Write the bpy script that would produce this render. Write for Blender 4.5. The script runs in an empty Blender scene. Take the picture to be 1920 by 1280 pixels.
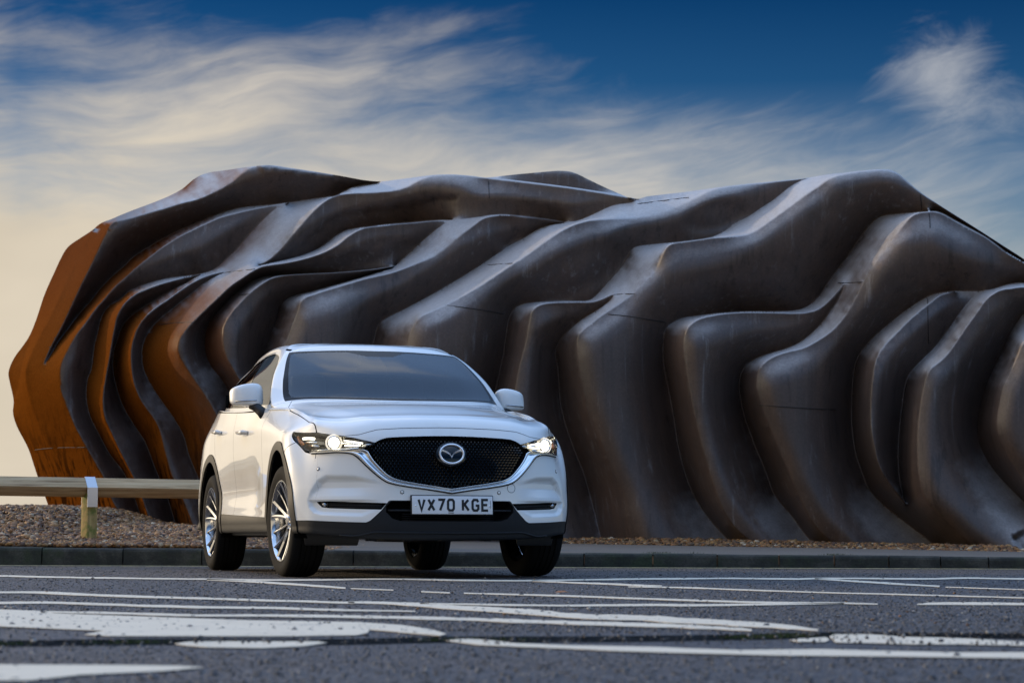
import bpy, bmesh, math, random
import numpy as np
from mathutils import Vector, Matrix, Euler, noise as mnoise
from mathutils.geometry import delaunay_2d_cdt
random.seed(7); rng = np.random.default_rng(7)
scene = bpy.context.scene
COL = scene.collection
R = math.radians

# ------------------------------------------------------------------ camera
FPX = 4280.0                         # focal length in pixels of the 1920-wide photograph
CAM_Z = 0.2835; PITCH = 0.0838; ROLL = -0.0024
cam_d = bpy.data.cameras.new('camera'); cam = bpy.data.objects.new('camera', cam_d); COL.objects.link(cam)
cam.location = (0, 0, CAM_Z)
cam.rotation_euler = (Matrix.Rotation(math.pi / 2 + PITCH, 4, 'X') @ Matrix.Rotation(-ROLL, 4, 'Z')).to_euler()
cam_d.sensor_width = 36; cam_d.lens = FPX / 1920 * 36
cam_d.clip_start = 0.1; cam_d.clip_end = 6000
cam_d.dof.use_dof = True; cam_d.dof.focus_distance = 15.6; cam_d.dof.aperture_fstop = 5.6
scene.camera = cam
CP, SP, CR, SR = math.cos(PITCH), math.sin(PITCH), math.cos(ROLL), math.sin(ROLL)

# ------------------------------------------------------------------ sun, sky, exposure
SUN_EL, SUN_BACK = R(13.0), R(30.0)
SUN_DIR = Vector((-math.cos(SUN_BACK) * math.cos(SUN_EL), math.sin(SUN_BACK) * math.cos(SUN_EL), math.sin(SUN_EL)))
sun_d = bpy.data.lights.new('sun', 'SUN'); sun = bpy.data.objects.new('sun', sun_d); COL.objects.link(sun)
sun_d.energy = 2.15; sun_d.angle = R(0.55); sun_d.color = (1.0, 0.77, 0.50)
sun.rotation_euler = SUN_DIR.to_track_quat('Z', 'Y').to_euler()
scene.view_settings.view_transform = 'Standard'; scene.view_settings.look = 'None'
scene.view_settings.exposure = 0.0; scene.view_settings.gamma = 1.0; scene.view_settings.use_curve_mapping = False
scene.cycles.max_bounces = 8

world = bpy.data.worlds.new('World'); scene.world = world; world.use_nodes = True
class NT:
    """small helper to write node trees"""
    def __init__(s, tree): s.t = tree; s.n = tree.nodes; s.l = tree.links
    def node(s, typ, **kw):
        n = s.n.new(typ)
        for k, v in kw.items(): setattr(n, k, v)
        return n
    def put(s, sock, v):
        if v is None: return
        if isinstance(v, bpy.types.NodeSocket): s.l.new(v, sock)
        else:
            if sock.type == 'RGBA' and len(v) == 3: v = (*v, 1)
            sock.default_value = v
    def math(s, op, a, b=None, c=None, clamp=False):
        n = s.node('ShaderNodeMath', operation=op, use_clamp=clamp)
        s.put(n.inputs[0], a)
        if b is not None: s.put(n.inputs[1], b)
        if c is not None: s.put(n.inputs[2], c)
        return n.outputs[0]
    def vmath(s, op, a, b=None, out=0):
        n = s.node('ShaderNodeVectorMath', operation=op); s.put(n.inputs[0], a)
        if b is not None: s.put(n.inputs[1], b)
        return n.outputs[out]
    def noise(s, vec, scale=5, detail=4, rough=.5, dist=0, out=0):
        n = s.node('ShaderNodeTexNoise'); s.put(n.inputs['Vector'], vec)
        n.inputs['Scale'].default_value = scale; n.inputs['Detail'].default_value = detail
        n.inputs['Roughness'].default_value = rough; n.inputs['Distortion'].default_value = dist
        return n.outputs[out]
    def ramp(s, fac, stops, interp='LINEAR'):
        n = s.node('ShaderNodeValToRGB'); n.color_ramp.interpolation = interp; s.put(n.inputs[0], fac)
        e = n.color_ramp.elements
        while len(e) < len(stops): e.new(.5)
        for k, (p, c) in enumerate(stops):
            e[k].position = p; e[k].color = (*c, 1) if len(c) == 3 else c
        return n.outputs[0]
    def mix(s, fac, a, b, blend='MIX'):
        n = s.node('ShaderNodeMix', data_type='RGBA', blend_type=blend)
        s.put(n.inputs[0], fac); s.put(n.inputs[6], a); s.put(n.inputs[7], b); return n.outputs[2]
    def smooth(s, x, lo, hi):
        n = s.node('ShaderNodeMapRange', interpolation_type='SMOOTHSTEP'); s.put(n.inputs[0], x)
        n.inputs[1].default_value = lo; n.inputs[2].default_value = hi; return n.outputs[0]
    def combine(s, x, y, z):
        n = s.node('ShaderNodeCombineXYZ')
        for i, v in enumerate((x, y, z)): s.put(n.inputs[i], v)
        return n.outputs[0]
    def mapping(s, vec, loc=(0, 0, 0), rot=(0, 0, 0), scale=(1, 1, 1)):
        n = s.node('ShaderNodeMapping'); s.put(n.inputs[0], vec)
        n.inputs[1].default_value = loc; n.inputs[2].default_value = rot; n.inputs[3].default_value = scale
        return n.outputs[0]
def build_sky():
    t = NT(world.node_tree); t.n.clear()
    d = t.node('ShaderNodeTexCoord').outputs['Generated']
    sep = t.node('ShaderNodeSeparateXYZ'); t.put(sep.inputs[0], d)
    x, y, z = sep.outputs
    sky = t.node('ShaderNodeTexSky', sky_type='NISHITA', sun_disc=False)
    sky.sun_elevation = SUN_EL; sky.sun_rotation = math.atan2(SUN_DIR.x, SUN_DIR.y)
    sky.air_density = 1.0; sky.dust_density = 0.6; sky.ozone_density = 2.0
    # clear-sky tint: pale horizon, deep polarised blue above; unseen overhead boosted for ambient light
    tint = t.ramp(t.math('MAXIMUM', z, 0), [(0.0, (.90, .80, .78)), (.10, (.80, .75, .80)), (.155, (.42, .51, .68)), (.195, (.06, .22, .43)), (.235, (.012, .125, .30)), (.36, (.62, .80, 1.05)), (.6, (4.8, 4.5, 4.6)), (1, (10.0, 8.8, 8.2))])
    base = t.mix(1.0, sky.outputs[0], tint, 'MULTIPLY')
    # ---- high streaked cloud, thickest towards the sun (left)
    warp = t.noise(t.mapping(d, scale=(3.2, 3.2, 6)), 1.6, 3, .5, out=1)
    ws = t.vmath('SCALE', t.vmath('SUBTRACT', warp, (.5, .5, .5))); ws.node.inputs['Scale'].default_value = .065; dw = t.vmath('ADD', d, ws)
    rot = t.mapping(dw, rot=(0, R(9), 0))
    streak = t.noise(t.mapping(rot, scale=(5, 5, 30)), 1.0, 7, .60)
    fine = t.noise(t.mapping(rot, loc=(3, 1, 2), scale=(16, 16, 85)), 1.0, 5, .62, .5)
    soft = t.noise(t.mapping(dw, loc=(1.7, 4, .3), scale=(4, 4, 11)), 1.0, 4, .5)
    # how far below the slanting upper edge of the cloud bank
    edge = t.math('SUBTRACT', t.math('MULTIPLY_ADD', t.math('MAXIMUM', t.math('ADD', x, .06), 0), -.26, .190), z)
    edge = t.math('ADD', edge, t.math('MAXIMUM', t.math('SUBTRACT', t.math('MULTIPLY', x, -1.0), .21), 0))
    cov = t.math('MULTIPLY_ADD', edge, 10.0, .44)
    cov = t.math('ADD', cov, t.math('MULTIPLY', t.math('SUBTRACT', streak, .5), 1.0))
    cov = t.math('ADD', cov, t.math('MULTIPLY', t.math('SUBTRACT', soft, .5), 1.5))
    cov = t.math('ADD', cov, t.math('MULTIPLY', t.math('SUBTRACT', fine, .5), .55))
    c1 = t.smooth(cov, .12, 1.10)
    # ---- small puff at the right and broken cloud over the rest of the sky
    puffd = t.vmath('DISTANCE', t.vmath('MULTIPLY', dw, (1, 1, 1.35)), (.183, .963, .248), 1)
    pn = t.noise(t.mapping(rot, loc=(.4, 2, 7), scale=(17, 17, 60)), 1.0, 6, .68, .6)
    pc = t.math('SUBTRACT', t.math('MULTIPLY_ADD', pn, .052, .0), puffd)
    c2 = t.math('MULTIPLY', t.smooth(pc, -.012, .028), .60)
    bn = t.noise(t.mapping(d, loc=(5.2, 8.1, 3.3), scale=(2.2, 2.2, 3.6)), 1.0, 6, .56, .4)
    c3 = t.math('MULTIPLY', t.smooth(bn, .54, .74), t.smooth(z, .26, .55))
    sund = t.vmath('DOT_PRODUCT', d, tuple(SUN_DIR), 1)
    glow = t.math('MULTIPLY', t.math('POWER', t.math('MAXIMUM', sund, 0), 11.0), 3.2)
    warmth = t.math('MULTIPLY_ADD', x, -1.2, .62, clamp=True)
    ccol = t.mix(warmth, (.62, .62, .62), (.74, .635, .48))
    shade = t.math('MULTIPLY', t.math('MULTIPLY_ADD', soft, .8, .56), t.math('ADD', glow, 1.0))
    ccol = t.mix(1.0, ccol, t.combine(shade, shade, shade), 'MULTIPLY')
    out = t.mix(c1, t.mix(1.0, base, (SKY_S, SKY_S, SKY_S), 'MULTIPLY'), ccol)
    out = t.mix(c2, out, (.62, .62, .62))
    out = t.mix(c3, out, (1.5, 1.56, 1.66))
    bg = t.node('ShaderNodeBackground'); t.put(bg.inputs[0], out); bg.inputs[1].default_value = 1.0
    o = t.node('ShaderNodeOutputWorld'); t.l.new(bg.outputs[0], o.inputs[0])
SKY_S = 0.12
build_sky()
# ------------------------------------------------------------------ helpers
def ray(px, py):
    """world direction through a pixel of the 1920x1280 photograph (used to take measurements over into the scene)"""
    px = np.asarray(px, float); py = np.asarray(py, float)
    x = (px - 960) / FPX; z = -(py - 640) / FPX
    x, z = x * CR - z * SR, x * SR + z * CR
    return np.stack([x, CP - z * SP, SP + z * CP], -1)
def on_depth(px, py, Y):
    d = ray(px, py); return np.array([0, 0, CAM_Z]) + d * (np.asarray(Y) / d[..., 1])[..., None]
def on_ground(px, py, z=0.0):
    d = ray(px, py); return np.array([0, 0, CAM_Z]) + d * ((np.asarray(z) - CAM_Z) / d[..., 2])[..., None]
def tag(o, label=None, cat=None, group=None, kind=None):
    if label: o['label'] = label
    if cat: o['category'] = cat
    if group: o['group'] = group
    if kind: o['kind'] = kind
    return o
def mesh(name, V, F, mat, parent=None, smooth=True, auto=None):
    me = bpy.data.meshes.new(name)
    V = np.asarray(V, float).reshape(-1, 3)
    me.from_pydata(V.tolist(), [], F.tolist() if isinstance(F, np.ndarray) else F)
    me.validate()
    if smooth: me.shade_smooth()
    if auto is not None: me.set_sharp_from_angle(angle=R(auto))
    if isinstance(mat, (list, tuple)):
        for m in mat: me.materials.append(m)
    elif mat is not None: me.materials.append(mat)
    o = bpy.data.objects.new(name, me); COL.objects.link(o)
    if parent is not None: o.parent = parent
    return o
def empty(name, loc=(0, 0, 0), rz=0.0):
    o = bpy.data.objects.new(name, None); COL.objects.link(o); o.location = loc; o.rotation_euler = (0, 0, rz)
    o.empty_display_size = .2; return o
class MB:
    """collects simple shapes into one mesh"""
    def __init__(s): s.V = []; s.F = []
    def add(s, V, F):
        b = len(s.V); s.V += [tuple(map(float, v)) for v in V]; s.F += [tuple(int(i) + b for i in f) for f in F]; return s
    def box(s, c, size, rot=None):
        hx, hy, hz = (v / 2 for v in size)
        V = [Vector((x, y, z)) for x in (-hx, hx) for y in (-hy, hy) for z in (-hz, hz)]
        if rot is not None: V = [rot @ v for v in V]
        c = Vector(c); V = [v + c for v in V]
        return s.add(V, [(0, 1, 3, 2), (4, 6, 7, 5), (0, 4, 5, 1), (2, 3, 7, 6), (0, 2, 6, 4), (1, 5, 7, 3)])
    def prism(s, poly, z0, z1):
        n = len(poly)
        V = [(x, y, z0) for x, y in poly] + [(x, y, z1) for x, y in poly]
        F = [tuple(range(n - 1, -1, -1)), tuple(range(n, 2 * n))] + [(i, (i + 1) % n, n + (i + 1) % n, n + i) for i in range(n)]
        return s.add(V, F)
    def tube(s, pts, r, n=8, closed=False):
        P = [Vector(p) for p in pts]; m = len(P); rr = r if isinstance(r, (list, tuple)) else [r] * m
        rings = []
        for i, p in enumerate(P):
            a = P[(i - 1) % m] if (closed or i > 0) else p; b = P[(i + 1) % m] if (closed or i < m - 1) else p
            d = (b - a).normalized(); u = d.orthogonal().normalized() if i == 0 else (u - d * u.dot(d)).normalized()
            w = d.cross(u)
            rings.append([p + (u * math.cos(2 * math.pi * k / n) + w * math.sin(2 * math.pi * k / n)) * rr[i] for k in range(n)])
        V = [v for ring in rings for v in ring]; F = []
        for i in range(m if closed else m - 1):
            j = (i + 1) % m
            for k in range(n): F.append((i * n + k, i * n + (k + 1) % n, j * n + (k + 1) % n, j * n + k))
        if not closed: F += [tuple(range(n - 1, -1, -1)), tuple(range((m - 1) * n, m * n))]
        return s.add(V, F)
    def lathe(s, prof, n=48, axis='Y', closed=False):
        """prof: (radius, offset along the axis)"""
        m = len(prof); V = []
        for k in range(n):
            a = 2 * math.pi * k / n
            for r, h in prof:
                V.append((r * math.cos(a), h, r * math.sin(a)) if axis == 'Y' else (h, r * math.cos(a), r * math.sin(a)) if axis == 'X' else (r * math.cos(a), r * math.sin(a), h))
        F = [(k * m + i, k * m + i + 1, ((k + 1) % n) * m + i + 1, ((k + 1) % n) * m + i) for k in range(n) for i in range(m - 1)]
        return s.add(V, F)
    def build(s, name, mat, parent=None, smooth=False, auto=None, bevel=None):
        o = mesh(name, s.V, s.F, mat, parent, smooth, auto)
        if bevel:
            bm = bmesh.new(); bm.from_mesh(o.data)
            bmesh.ops.recalc_face_normals(bm, faces=bm.faces)
            es = [e for e in bm.edges if len(e.link_faces) == 2 and e.calc_face_angle(0) > .5]
            bmesh.ops.bevel(bm, geom=es, offset=bevel, segments=2, affect='EDGES', profile=.6)
            bm.to_mesh(o.data); bm.free(); o.data.shade_smooth(); o.data.set_sharp_from_angle(angle=R(40))
        return o
def spline(P, step, k=None):
    """Catmull-Rom through the rows of P, resampled about every `step` (measured in the first two columns)"""
    P = np.asarray(P, float)
    u = np.r_[0, np.cumsum(np.sqrt(np.linalg.norm(np.diff(P[:, :2], axis=0), axis=1) + 1e-9))]
    d = np.diff(P, axis=0) / np.diff(u)[:, None]; h = np.diff(u)
    m = np.empty_like(P); m[0] = d[0]; m[-1] = d[-1]
    if len(P) > 2: m[1:-1] = (d[:-1] * h[1:, None] + d[1:] * h[:-1, None]) / (h[1:] + h[:-1])[:, None]
    L = np.r_[0, np.cumsum(np.linalg.norm(np.diff(P[:, :2], axis=0), axis=1))]
    n = max(2, int(round(L[-1] / step)) + 1)
    q = np.interp(np.linspace(0, L[-1], n), L, u)
    i = np.clip(np.searchsorted(u, q, side='right') - 1, 0, len(u) - 2)
    H = h[i][:, None]; t = ((q - u[i]) / h[i])[:, None]
    return (2*t**3-3*t**2+1)*P[i] + (t**3-2*t**2+t)*H*m[i] + (-2*t**3+3*t**2)*P[i+1] + (t**3-t**2)*H*m[i+1]
def in_poly(P, poly):
    x, y = P[:, 0], P[:, 1]; r = np.zeros(len(P), bool); n = len(poly)
    for i in range(n):
        x0, y0 = poly[i]; x1, y1 = poly[(i + 1) % n]
        if y0 == y1: continue
        c = (y0 > y) != (y1 > y)
        r ^= c & (x < (x1 - x0) * (y - y0) / (y1 - y0) + x0)
    return r
def poly_sd(P, poly):
    """signed distance to a polygon, positive inside"""
    poly = np.asarray(poly, float); d = np.full(len(P), 1e9)
    for i in range(len(poly)):
        a = poly[i]; e = poly[(i + 1) % len(poly)] - a
        t = np.clip(((P - a) @ e) / max(e @ e, 1e-12), 0, 1)
        d = np.minimum(d, np.linalg.norm(P - a - t[:, None] * e, axis=1))
    return np.where(in_poly(P, poly), d, -d)
# ------------------------------------------------------------------ materials
def pbr(name, col, rough=.5, metal=0.0, spec=.5, coat=0.0, coat_r=.03, emit=None, emit_s=0, ior=None):
    m = bpy.data.materials.new(name); m.use_nodes = True; t = NT(m.node_tree)
    b = t.n['Principled BSDF']
    b.inputs['Base Color'].default_value = (*col, 1); b.inputs['Roughness'].default_value = rough
    b.inputs['Metallic'].default_value = metal; b.inputs['Specular IOR Level'].default_value = spec
    b.inputs['Coat Weight'].default_value = coat; b.inputs['Coat Roughness'].default_value = coat_r
    if emit: b.inputs['Emission Color'].default_value = (*emit, 1); b.inputs['Emission Strength'].default_value = emit_s
    return m, t, b
def bump(t, b, h, strength=.3, dist=.01):
    n = t.node('ShaderNodeBump'); n.inputs['Strength'].default_value = strength; n.inputs['Distance'].default_value = dist
    t.put(n.inputs['Height'], h); t.l.new(n.outputs[0], b.inputs['Normal']); return n
def obj_co(t): return t.node('ShaderNodeTexCoord').outputs['Object']
M = {}
def materials():
    # asphalt: dark binder with pale and dark chippings
    m, t, b = pbr('asphalt', (.05, .05, .055), .62, spec=.5); M['asphalt'] = m
    c = obj_co(t)
    v = t.node('ShaderNodeTexVoronoi'); t.put(v.inputs['Vector'], c); v.inputs['Scale'].default_value = 95
    chip = t.ramp(t.math('FRACT', t.math('MULTIPLY', t.vmath('LENGTH', v.outputs['Color'], out=1), 7.3)), [(0, (.020, .020, .025)), (.55, (.044, .044, .052)), (.86, (.075, .073, .078)), (1, (.20, .19, .18))])
    big = t.noise(t.mapping(c, scale=(.35, .9, 1)), 1.0, 4, .55)
    mid = t.noise(c, 6, 4, .6)
    col = t.mix(1.0, chip, t.ramp(big, [(.3, (.72, .72, .78)), (.7, (1.25, 1.2, 1.15))]), 'MULTIPLY')
    col = t.mix(1.0, col, t.ramp(mid, [(.3, (.75, .75, .75)), (.7, (1.2, 1.2, 1.2))]), 'MULTIPLY')
    t.put(b.inputs['Base Color'], col)
    t.put(b.inputs['Roughness'], t.ramp(big, [(.35, (.50,) * 3), (.65, (.74,) * 3)]))
    lump = t.noise(c, 17, 5, .7); sway = t.noise(t.mapping(c, scale=(.8, 2.2, 1)), 1.0, 3, .5)
    col = t.mix(1.0, col, t.ramp(lump, [(.32, (.52, .52, .54)), (.5, (.95, .95, .96)), (.68, (1.55, 1.5, 1.45))]), 'MULTIPLY')
    # brown grit swept towards the kerb
    sy = t.node('ShaderNodeSeparateXYZ'); t.put(sy.inputs[0], c)
    grit = t.math('MULTIPLY', t.smooth(sy.outputs[1], 13.0, 19.0), t.smooth(t.noise(c, 5, 5, .7), .35, .62))
    col = t.mix(t.math('MULTIPLY', grit, .75), col, t.mix(t.noise(c, 45, 3), (.03, .022, .014), (.13, .085, .045)))
    t.put(b.inputs['Base Color'], col)
    hgt = t.math('ADD', t.math('MULTIPLY', v.outputs['Distance'], -1.0), t.math('ADD', t.math('MULTIPLY', t.noise(c, 40, 3), .8), t.math('ADD', t.math('MULTIPLY', lump, 2.2), t.math('MULTIPLY', sway, 5.0))))
    bump(t, b, hgt, 1.0, .012)
    m, t, b = pbr('joint_dirt', (.012, .012, .012), .9, spec=.2); M['joint'] = m
    bump(t, b, t.noise(obj_co(t), 60, 4), 1.0, .01)
    # worn white road paint
    m, t, b = pbr('road_paint', (.62, .60, .55), .7); M['road_paint'] = m
    c = obj_co(t); n = t.noise(c, 28, 6, .7); n2 = t.noise(c, 4, 3, .6)
    wear = t.smooth(t.math('ADD', t.math('MULTIPLY', n, .75), t.math('MULTIPLY', n2, .5)), .45, .54)
    t.put(b.inputs['Base Color'], t.mix(wear, (.22, .21, .20), t.mix(n2, (.60, .515, .39), (.72, .64, .50))))
    bump(t, b, t.noise(c, 90, 3), .5, .004)
    m, t, b = pbr('yellow_paint', (.45, .36, .10), .7); M['yellow_paint'] = m
    c = obj_co(t); t.put(b.inputs['Base Color'], t.mix(t.smooth(t.noise(c, 14, 5, .7), .42, .58), (.10, .09, .07), (.42, .36, .16)))
    # kerb concrete with moss and grime
    m, t, b = pbr('kerb_concrete', (.14, .14, .12), .85); M['kerb'] = m
    c = obj_co(t); n = t.noise(c, 5, 6, .65); f = t.noise(c, 60, 3)
    k = t.mix(t.smooth(n, .38, .66), (.018, .019, .015), (.055, .052, .042))
    k = t.mix(t.smooth(t.noise(c, 2.3, 5, .7), .48, .70), k, (.030, .040, .018))
    t.put(b.inputs['Base Color'], t.mix(1.0, k, t.ramp(f, [(.3, (.75,) * 3), (.7, (1.25,) * 3)]), 'MULTIPLY')); bump(t, b, f, .5, .006)
    # footpath
    m, t, b = pbr('footpath', (.12, .12, .115), .8); M['footpath'] = m
    c = obj_co(t); f = t.noise(c, 70, 3); n = t.noise(c, 1.6, 5, .6)
    t.put(b.inputs['Base Color'], t.mix(1.0, t.mix(n, (.045, .044, .044), (.11, .10, .085)), t.ramp(f, [(.3, (.7,) * 3), (.7, (1.3,) * 3)]), 'MULTIPLY')); bump(t, b, f, .5, .005)
    # earth, grass
    m, t, b = pbr('earth', (.07, .05, .03), .9); M['earth'] = m
    c = obj_co(t); t.put(b.inputs['Base Color'], t.mix(t.noise(c, 12, 6, .7), (.035, .026, .018), (.14, .10, .06))); bump(t, b, t.noise(c, 30, 5), .8, .03)
    m, t, b = pbr('grass_ground', (.05, .06, .02), .9); M['grass'] = m
    c = obj_co(t); t.put(b.inputs['Base Color'], t.mix(t.noise(c, .4, 6, .7), (.03, .04, .012), (.09, .085, .03)))
    m, t, b = pbr('moss', (.035, .055, .012), .95); M['moss'] = m
    # shingle: every stone its own colour
    m, t, b = pbr('shingle', (.3, .2, .1), .6); M['shingle'] = m
    g = t.node('ShaderNodeNewGeometry').outputs['Random Per Island']
    colr = t.ramp(g, [(0, (.035, .016, .007)), (.22, (.12, .05, .014)), (.42, (.30, .125, .028)), (.56, (.07, .04, .02)), (.70, (.36, .18, .05)), (.84, (.18, .07, .016)), (.94, (.30, .19, .08)), (1, (.50, .40, .27))])
    t.put(b.inputs['Base Color'], t.mix(1.0, colr, t.ramp(t.noise(obj_co(t), 60, 3), [(.3, (.7,) * 3), (.7, (1.2,) * 3)]), 'MULTIPLY'))
    m, t, b = pbr('chipping', (.06, .06, .06), .6, spec=.5); M['chip'] = m
    g = t.node('ShaderNodeNewGeometry').outputs['Random Per Island']
    t.put(b.inputs['Base Color'], t.ramp(g, [(0, (.014, .014, .016)), (.45, (.034, .033, .037)), (.75, (.075, .073, .075)), (.92, (.15, .14, .13)), (1, (.34, .31, .27))]))
    # weathering steel
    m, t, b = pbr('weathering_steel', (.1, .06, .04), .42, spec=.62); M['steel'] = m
    c = obj_co(t); sp = t.node('ShaderNodeSeparateXYZ'); t.put(sp.inputs[0], c)
    streak = t.noise(t.mapping(c, scale=(9, 9, .55)), 1.0, 5, .6)
    blot = t.noise(c, .8, 5, .6); grain = t.noise(c, 38, 4, .7)
    base = t.ramp(t.math('ADD', t.math('MULTIPLY', blot, .6), t.math('MULTIPLY', streak, .4)), [(.30, (.050, .039, .035)), (.48, (.078, .054, .044)), (.62, (.102, .065, .048)), (.78, (.130, .090, .070))])
    # the exposed seaward end carries fresh orange rust, scored by run-off
    rustm = t.smooth(t.math('ADD', t.math('MULTIPLY', sp.outputs[0], -1.0), t.math('MULTIPLY', t.math('SUBTRACT', blot, .5), 1.1)), 2.25, 3.7)
    t.put(b.inputs['Metallic'], 0.0)
    runs = t.noise(t.mapping(c, rot=(0, R(-32), 0), scale=(13, 5, .8)), 1.0, 4, .62)
    low = t.smooth(t.math('MULTIPLY', sp.outputs[2], -1.0), -2.1, -.6)
    rust = t.mix(t.math('MULTIPLY', t.smooth(runs, .47, .60), low), t.mix(t.smooth(sp.outputs[2], 1.8, 4.0), t.mix(blot, (.120, .034, .004), (.185, .056, .007)), t.mix(blot, (.105, .032, .010), (.140, .046, .014))), (.032, .011, .003))
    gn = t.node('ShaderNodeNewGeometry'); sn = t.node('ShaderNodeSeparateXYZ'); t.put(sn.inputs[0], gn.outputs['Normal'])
    rustm = t.math('MULTIPLY', rustm, t.smooth(t.math('ADD', t.math('MULTIPLY', sn.outputs[0], -1.0), t.math('MULTIPLY', t.math('SUBTRACT', blot, .5), .5)), .22, .62))
    # pale mottled deposit on upward-facing plates, with sky light painted into it
    sky_bloom = t.smooth(t.math('ADD', sn.outputs[2], t.math('MULTIPLY', t.math('SUBTRACT', t.noise(c, 3.5, 6, .7), .5), .35)), .30, .85)
    runs2 = t.noise(t.mapping(c, loc=(3, 1, 0), scale=(15, 15, .45)), 1.0, 5, .65); patch = t.noise(t.mapping(c, loc=(7, 2, 1), scale=(1.1, 1.1, .7)), 1.0, 4, .6)
    base = t.mix(t.math('MULTIPLY', t.smooth(runs2, .54, .70), t.math('MULTIPLY', t.smooth(patch, .44, .60), .55)), base, (.20, .185, .18))
    base = t.mix(t.math('MULTIPLY', t.smooth(runs2, .48, .34), t.math('MULTIPLY', t.smooth(patch, .56, .42), .6)), base, (.024, .016, .013))
    sky_bloom = t.math('MULTIPLY', sky_bloom, t.math('SUBTRACT', 1.0, t.math('MULTIPLY', t.smooth(t.math('MULTIPLY', sp.outputs[0], -1.0), 3.7, 4.6), .95)))
    base = t.mix(t.math('MULTIPLY', sky_bloom, .92), base, t.mix(t.noise(c, 9, 5, .7), (.33, .32, .325), (.47, .455, .45)))
    col = t.mix(rustm, base, rust)
    col = t.mix(1.0, col, t.ramp(grain, [(.3, (.80,) * 3), (.7, (1.18,) * 3)]), 'MULTIPLY')
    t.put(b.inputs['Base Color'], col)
    t.put(b.inputs['Roughness'], t.math('ADD', t.math('MULTIPLY_ADD', grain, .16, .30), t.math('MULTIPLY_ADD', streak, .14, t.math('MULTIPLY', rustm, .10))))
    t.put(b.inputs['Specular IOR Level'], t.math('MULTIPLY_ADD', rustm, -.50, .50))
    bump(t, b, t.math('ADD', grain, t.math('MULTIPLY', streak, .6)), .16, .006)
    m, t, b = pbr('steel_seam', (.012, .010, .010), .7); M['seam'] = m
    # timber
    m, t, b = pbr('weathered_timber', (.25, .18, .11), .75); M['timber'] = m
    c = obj_co(t); g = t.noise(t.mapping(c, scale=(1.6, 34, 34)), 1.0, 5, .6, .6); kn = t.noise(t.mapping(c, scale=(2.2, 7, 7)), 1.0, 2)
    col = t.ramp(g, [(.3, (.22, .13, .055)), (.5, (.47, .315, .16)), (.7, (.60, .44, .25))])
    t.put(b.inputs['Base Color'], t.mix(t.smooth(kn, .62, .74), col, (.07, .04, .022))); bump(t, b, g, .4, .004)
    m, t, b = pbr('mossy_post', (.25, .18, .06), .8); M['post'] = m
    c = obj_co(t); g = t.noise(t.mapping(c, scale=(30, 30, 1.8)), 1.0, 5, .6)
    n = t.noise(c, 9, 5, .7)
    t.put(b.inputs['Base Color'], t.mix(t.smooth(n, .42, .62), t.ramp(g, [(.3, (.22, .14, .045)), (.7, (.52, .37, .13))]), (.16, .17, .03))); bump(t, b, g, .4, .004)
    M['galv'] = pbr('galvanised_steel', (.55, .56, .58), .33, 1.0)[0]
materials()
# ------------------------------------------------------------------ the weathering-steel pavilion
# Traced ridge and valley lines: (px, py, h) with h the distance in metres the steel stands forward of the rear plane.
Y_BACK = 29.6
OUT = [(125,1060,0),(100,975,0),(86,935,0),(71,895,0),(65,877,0),(54,845,0),(31,800,0),(25,778,0),(26,755,0),(19,722,0),(16,705,0),(20,689,0),(30,670,0),(42,654,0),(55,634,0),(67,605,0),(83.6,555,0),(102.5,512,0),(112.5,490,0),(122.5,472,0),(131,463,0),(150,450,.2),(175,433,.4),(184,425,.5),(195,419,.6),(205,415.5,.6),(227,406,.6),(252,396,.6),(294,380,.7),(319,369,.7),(340.6,357,.7),(360.7,340,.7),(374,331.8,.7),(389,326.8,.7),(427.5,321,1.0),(457.6,316.4,1.3),(480,313.5,1.6),(507,312.2,1.6),(540,316.7,1.6),(590.5,324,1.6),(640.6,332,1.7),(682.5,339.3,1.75),(707,341.4,1.8),(720,341,1.9),(753.5,336.5,2.1),(787,332,2.3),(810,329,2.4),(828.7,328,2.4),(853.8,328,2.4),(879,330,2.4),(908,333.4,2.4),(915,333.2,1.0),(937,330.5,1.0),(962,327.6,1.0),(987.5,325,1.0),(1012.6,322.6,1.0),(1047,320,1.0),(1067,321.4,1.0),(1080,325.4,1.0),(1100,335,1.0),(1125,347,1.0),(1150.5,358.5,1.0),(1168,366,1.0),(1175,368.8,3.5),(1184,370,3.55),(1195.6,372,3.6),(1209,368,3.6),(1234,364.4,3.6),(1284,358.5,3.65),(1313.5,354.3,3.7),(1350,349,3.95),(1397,343.2,4.0),(1447,338,4.0),(1489,333.8,4.0),(1512,331,4.05),(1547,325,4.3),(1581,321,4.6),(1600,318.5,4.8),(1625,316,4.9),(1651,314.3,4.9),(1667,315.5,4.9),(1681,321,4.9),(1699,335.7,4.95),(1724.5,356.5,5.0),(1758,379,5.0),(1798,404,5.05),(1838,429,5.1),(1877,454,5.15),(1920,481.5,5.2),(2050,570,5.2),(2150,700,5.2),(2200,900,5.2),(2210,1060,5.2)]
C = {}   # name -> (kind, points (px,py), heights (fraction along the curve, h))
C['L0'] = ('R', [(55,634),(53.5,650),(47,672),(40,697),(39,705),(34,730),(26,755)], [(0,.02),(.4,.35),(.7,.35),(1,.02)])
C['L1'] = ('R', [(175,433),(161,456),(152,477.5),(139,504),(121,540),(117,550),(93.6,598.6),(75,634),(62,660.5),(53.5,680.6),(49,697),(49,714),(51,728),(59,760),(72,792),(87,825),(100,845),(118,880)], [(0,.7),(.3,1.15),(.6,1.2),(.8,1.15),(1,1.1)])
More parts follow.
